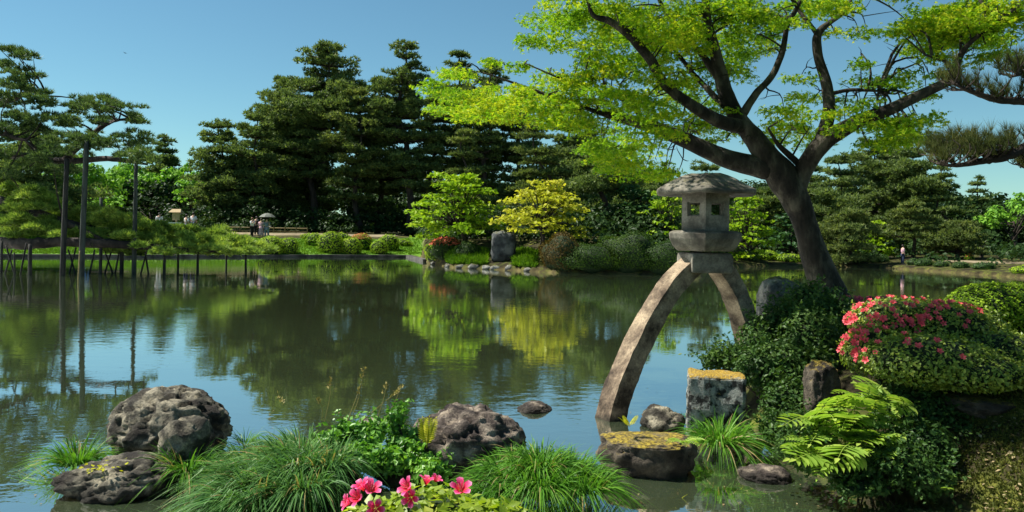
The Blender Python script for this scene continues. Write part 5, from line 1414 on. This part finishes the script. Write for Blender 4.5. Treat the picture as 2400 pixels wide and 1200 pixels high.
# yellow fern frond by the purplish boulder
fy = frond_mesh('frond', 12, 0.24, 0.30, 0.15, 'fern_yellow')
p0 = P(1000, 1050, 6.25)
fyr = thing('fern', p0, 'single yellow fern tuft in front of the purplish boulder', 'fern')
for dx, pt_ in ((0.0, 1.25), (0.25, 1.05), (-0.2, 1.1)):
    place('frond', fy, fyr, p0, -0.25 + dx * 3, pt_, 0.3 * dx, 0.27)
p0 = P(2215, 1150, 5.9)
fyr = thing('fern', p0, 'small bright fern alone at the bottom right waterline', 'fern')
for yw, L in ((0.3, 0.2), (-0.7, 0.22), (1.2, 0.16), (2.8, 0.16)):
    place('frond', fm[0], fyr, p0, yw, 0.5, 0, L)
p0 = P(1600, 1035, 6.3)
fyr = thing('fern', p0, 'small pale fern hanging on the front of the flat mossy rock', 'fern')
for yw, L in ((2.0, 0.16), (-2.5, 0.17), (3.1, 0.16), (1.2, 0.13), (-1.4, 0.2)):
    place('frond', fm[1], fyr, p0, yw, 0.3, 0, L)
p0 = P(1475, 1000, 6.7)
fyr = thing('fern', p0, 'tiny yellow fern on top of the flat mossy rock', 'fern')
for yw, L in ((0.5, 0.1), (-0.9, 0.11), (2.6, 0.1), (1.6, 0.1)):
    place('frond', fy, fyr, p0, yw, 0.6, 0, L * 1.3)

# dark shrub behind and below the lantern's short leg
shrub('leafy_shrub', [eb(1790, 800, 60, 60, 8.9), eb(1850, 760, 70, 60, 9.0), eb(1900, 800, 80, 80, 8.6), eb(1830, 870, 85, 70, 8.3), eb(1720, 840, 60, 36, 8.8), eb(1930, 740, 60, 50, 9.0), eb(1850, 940, 65, 50, 7.9), eb(1670, 845, 30, 18, 8.7), eb(1900, 700, 60, 36, 9.6), eb(1960, 760, 50, 60, 8.9), eb(1780, 860, 60, 50, 8.3), eb(1900, 870, 60, 60, 8.2)], 16000, 0.052, 'dark leafy shrub at the foot of the lantern, over the square block', 'shrub', 'shrub', 0.62, 0.7, nsh=420, ln=0.22)
shrub('leafy_shrub', [eb(2080, 1080, 110, 50, 6.15), eb(2150, 1050, 90, 70, 6.4), eb(2000, 1110, 60, 24, 6.1), eb(2170, 1120, 60, 40, 6.0), eb(2150, 960, 100, 60, 6.9), eb(2230, 1010, 80, 50, 6.7), eb(1930, 1085, 70, 24, 6.1), eb(1870, 1050, 55, 24, 6.3), eb(1880, 1000, 60, 40, 6.9), eb(1820, 1000, 40, 40, 7.1), eb(2010, 1140, 70, 16, 5.9)], 12500, 0.042, 'dark low shrub under the ferns along the bank', 'shrub', 'shrub', 0.65, 0.7, nsh=420, ln=0.20)

# flowers
def flower_mesh(name, mat):
    v, f = [], []
    for k_ in range(5):
        a = 6.2832 * k_ / 5
        def R(r, da, z): return (r * math.cos(a + da), r * math.sin(a + da), z)
        b_ = len(v)
        v += [R(0.05, 0, -0.55), R(0.26, -0.6, -0.02), R(0.26, 0.6, -0.02), R(0.60, -0.56, 0.34), R(0.60, 0.56, 0.34), R(0.92, -0.34, 0.46), R(0.92, 0.34, 0.46), R(1.05, 0.0, 0.42), R(0.58, 0, 0.22)]
        f += [tuple(b_ + i for i in t) for t in ((0, 1, 8), (0, 8, 2), (1, 3, 8), (2, 8, 4), (3, 5, 8), (4, 8, 6), (5, 7, 8), (6, 8, 7))]
    me = new_mesh(name, np.array(v), np.array(f)); me.materials.append(M[mat])
    return me
def stamen_mesh():
    parts = []
    for k_ in range(5):
        a = k_ * 1.25
        parts.append(tube([(0, 0, -0.3), (0.12 * math.cos(a), 0.12 * math.sin(a), 0.2), (0.25 * math.cos(a), 0.25 * math.sin(a), 0.62)], [0.02, 0.015, 0.02], 4, 4))
    me = new_mesh('stamen', *join(parts)); me.materials.append(M['stamen']); return me
FLW, FLB, FLD, STM = flower_mesh('flower', 'pink'), flower_mesh('flower', 'pink_bright'), flower_mesh('flower', 'pink_dull'), stamen_mesh()
def put(name, me, parent, pos, d, s, roll=None):
    o_ = bpy.data.objects.new(name, me); COL.objects.link(o_); o_.parent = parent
    R = frames(np.array([d], float), np.array([RNG.uniform(0, 6.28) if roll is None else roll]))[0]
    mw = Matrix.Translation(Vector([float(c) for c in pos])) @ Matrix(R.tolist()).to_4x4() @ Matrix.Scale(s, 4)
    o_.matrix_basis = Matrix.Translation(-Vector(parent.location)) @ mw
    return o_

# big pink azalea on the right bank
ab = [eb(2115, 755, 125, 58, 7.7), eb(2215, 770, 110, 62, 7.5), eb(2350, 835, 130, 60, 7.1), eb(2050, 825, 78, 60, 7.3), eb(2180, 845, 160, 62, 6.9), eb(2290, 775, 70, 46, 7.6), eb(2420, 870, 100, 60, 6.9), eb(2280, 870, 130, 45, 6.7)]
aroot = shrub('azalea_bush', ab, 21000, 0.036, 'large azalea with pink blossom across its top on the right bank', 'bush', 'azalea', 0.84, 0.6, 0.84, nsh=500, ln=0.10)
AB = np.asarray(ab)
cnt = 0
tries = 0
while cnt < 150 and tries < 30000:
    tries += 1
    i = RNG.integers(0, len(AB)); d = unit(RNG.normal(size=3))
    if d[1] > 0.35 or d[2] < -0.1: continue
    p_ = AB[i, :3] + d * AB[i, 3:] * 1.02
    if any(np.sum(((p_ - AB[j, :3]) / AB[j, 3:]) ** 2) < 0.95 for j in range(len(AB)) if j != i): continue
    dx, dz = p_[0] / p_[1], (p_[2] - EYE) / p_[1]
    u, vv = dx * cr + dz * sr, -dx * sr + dz * cr
    qx, qy = CX + u * F, CY - vv * F
    ok = (qx < 2300 and qy < 765 and RNG.random() < 0.28) or (2050 < qx < 2170 and 738 <= qy < 765) or (qx < 2065 and qy < 860 and RNG.random() < 0.3) or (RNG.random() < 0.09 and qx < 2280 and qy < 850)
    if not ok: continue
    put('flower', FLW, aroot, p_, unit(d / AB[i, 3:] * 0.3) + np.array((0, -0.5, 0.2)), RNG.uniform(0.022, 0.036)); cnt += 1
# dusky azalea behind it, by the maple's foot
shr = shrub('azalea_bush', [eb(1985, 722, 60, 26, 9.6), eb(2060, 716, 60, 18, 9.6)], 4000, 0.036, 'dusky pink azalea by the foot of the big maple', 'bush', 'shrub', 0.8, 0.5, 0.8)
for _ in range(40):
    k_ = RNG.integers(0, 2); e_ = [eb(1985, 722, 60, 26, 9.6), eb(2060, 716, 60, 18, 9.6)][k_]
    d = unit(np.array((RNG.normal(), -abs(RNG.normal()) * 0.6, abs(RNG.normal()) + 0.2)))
    put('flower', FLD, shr, np.array(e_[:3]) + d * np.array(e_[3:]) * 1.02, d + (0, -0.4, 0.2), RNG.uniform(0.03, 0.045))
# clipped green dome behind at the right
shrub('clipped_bush', [eb(2335, 720, 115, 58, 9.2), eb(2410, 740, 80, 52, 9.0)], 11000, 0.034, 'smooth clipped green dome behind the azalea at the right edge', 'bush', 'clip', 0.92, 0.45, 0.91, nsh=160, ln=0.06)

# near pink azalea at the bottom of the frame: leaves and flowers one by one
nc_ = P(1040, 1330, 1.9)
nr_ = thing('azalea_bush', (nc_[0], nc_[1], float(gh(nc_[0], nc_[1]))), 'near azalea with large pink flowers and shiny lime leaves at the bottom', 'bush')
nbl = [eb(1010, 1245, 150, 95, 1.95, 0.9), eb(1150, 1275, 130, 90, 1.9, 0.9), eb(880, 1275, 110, 90, 1.9, 0.9)]
NB = np.asarray(nbl)
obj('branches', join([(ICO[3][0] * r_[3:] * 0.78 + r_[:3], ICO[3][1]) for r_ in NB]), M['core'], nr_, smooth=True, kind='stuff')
obj('stems', stems(np.array((nc_[0], nc_[1], float(gh(nc_[0], nc_[1])))), [r_[:3] for r_ in NB], 0.012), M['bark'], nr_, smooth=True, kind='stuff')
lm = new_mesh('leaf', *LEAF); lm.materials.append(M['azalea_near'])
vf = leafy(NB, 1500, 0.034, 0.7, LEAF, 0.75)
obj('foliage', vf, M['azalea_near'], nr_, kind='stuff')
cnt = 0
while cnt < 300:
    i = RNG.integers(0, 3); d = unit(np.array((RNG.normal(), -abs(RNG.normal()) * 0.8 + 0.25, abs(RNG.normal()) + 0.1)))
    p_ = NB[i, :3] + d * NB[i, 3:] * RNG.uniform(0.9, 1.08)
    if any(np.sum(((p_ - NB[j, :3]) / NB[j, 3:]) ** 2) < 0.8 for j in range(3) if j != i): continue
    put('leaf', lm, nr_, p_, d * 0.6 + RNG.normal(size=3) * 0.5 + (0, -0.2, 0.6), RNG.uniform(0.022, 0.042)); cnt += 1
for (px, py, s, dv) in [(838, 1155, 0.036, (-0.5, -0.6, 0.5)), (870, 1135, 0.038, (0.2, -0.4, 0.8)), (848, 1128, 0.034, (-0.4, -0.2, 0.9)), (880, 1180, 0.034, (0.1, -0.9, 0.3)), (955, 1130, 0.036, (-0.6, -0.5, 0.5)), (962, 1155, 0.032, (-0.1, -0.9, 0.2)), (1000, 1115, 0.030, (0.2, 0.1, 1.0)), (1022, 1112, 0.022, (0.5, -0.2, 0.9)), (1080, 1135, 0.040, (0.1, -0.5, 0.9)), (815, 1165, 0.030, (-0.8, -0.4, 0.3))]:
    f_ = put('flower', FLB, nr_, P(px, py + 12, 1.85), dv, s * 0.68)
    st = bpy.data.objects.new('stamen', STM); COL.objects.link(st); st.parent = f_

# moss, leaf litter and little plants on the shaded bank at lower right
N = 15000
px = RNG.uniform(2140, 2480, N); py = RNG.uniform(930, 1215, N)
pts = np.array([WL(a, b_, 0.35) for a, b_ in zip(px, py)]); zz = gh(pts[:, 0], pts[:, 1]); keep = zz > 0.03
pos = np.stack([pts[keep, 0], pts[keep, 1], zz[keep] + 0.005], 1); n_ = len(pos)
tag(obj('moss', scatter(spikes(4, 0.5, 1.2, 21), pos, frames(RNG.normal(size=(n_, 3)) * 0.4 + (0, 0, 1), RNG.uniform(0, 6, n_)), RNG.uniform(0.012, 0.035, n_)), M['moss']), 'low moss and seedlings on the shaded right bank', 'ground cover', kind='stuff')
sel = RNG.random(n_) < 0.06
tag(obj('leaf_litter', scatter(LEAF, pos[sel] + (0, 0, 0.012), frames(RNG.normal(size=(sel.sum(), 3)) * 0.3 + (0, 0, 1), RNG.uniform(0, 6, sel.sum())), RNG.uniform(0.02, 0.05, sel.sum())), M['leaf_litter']), 'fallen pale leaves strewn over the shaded right bank', 'leaf litter', kind='stuff')
# water weed under the surface at the lower right
N = 420
px = RNG.uniform(1560, 2080, N); py = RNG.uniform(1105, 1230, N)
pos = np.array([WL(a, b_, -0.05) for a, b_ in zip(px, py)])
d = np.stack([np.full(N, 0.8), np.full(N, -0.5), np.full(N, 0.12)], 1) + RNG.normal(size=(N, 3)) * (0.5, 0.4, 0.1)
tag(obj('water_weed', scatter((np.array([(-0.05, 0, 0), (0.05, 0, 0), (0.03, 0, 0.6), (0, 0, 1.0)]), np.array([(0, 1, 2), (0, 2, 3)])), pos, frames(d, RNG.uniform(0, 6, N)), RNG.uniform(0.05, 0.16, N)), M['fern_yellow']), 'yellowish weed drifting just under the water at lower right', 'water weed', kind='stuff')

# flecks and petals afloat near the bank
N = 130
px = np.concatenate([RNG.uniform(1420, 2050, N // 2), RNG.uniform(0, 1400, N - N // 2)]); py = RNG.uniform(900, 1195, N)
pos = np.array([WL(a, b_, 0.006) for a, b_ in zip(px, py)]); keep = gh(pos[:, 0], pos[:, 1]) < -0.03; pos = pos[keep]; n_ = len(pos)
tag(obj('floating_leaves', scatter(LEAF, pos, frames(RNG.normal(size=(n_, 3)) * 0.06 + (0, 0, 1), RNG.uniform(0, 6, n_)), RNG.uniform(0.012, 0.035, n_)), M['leaf_litter']), 'small pale leaves and petals afloat on the near water', 'leaves', kind='stuff')
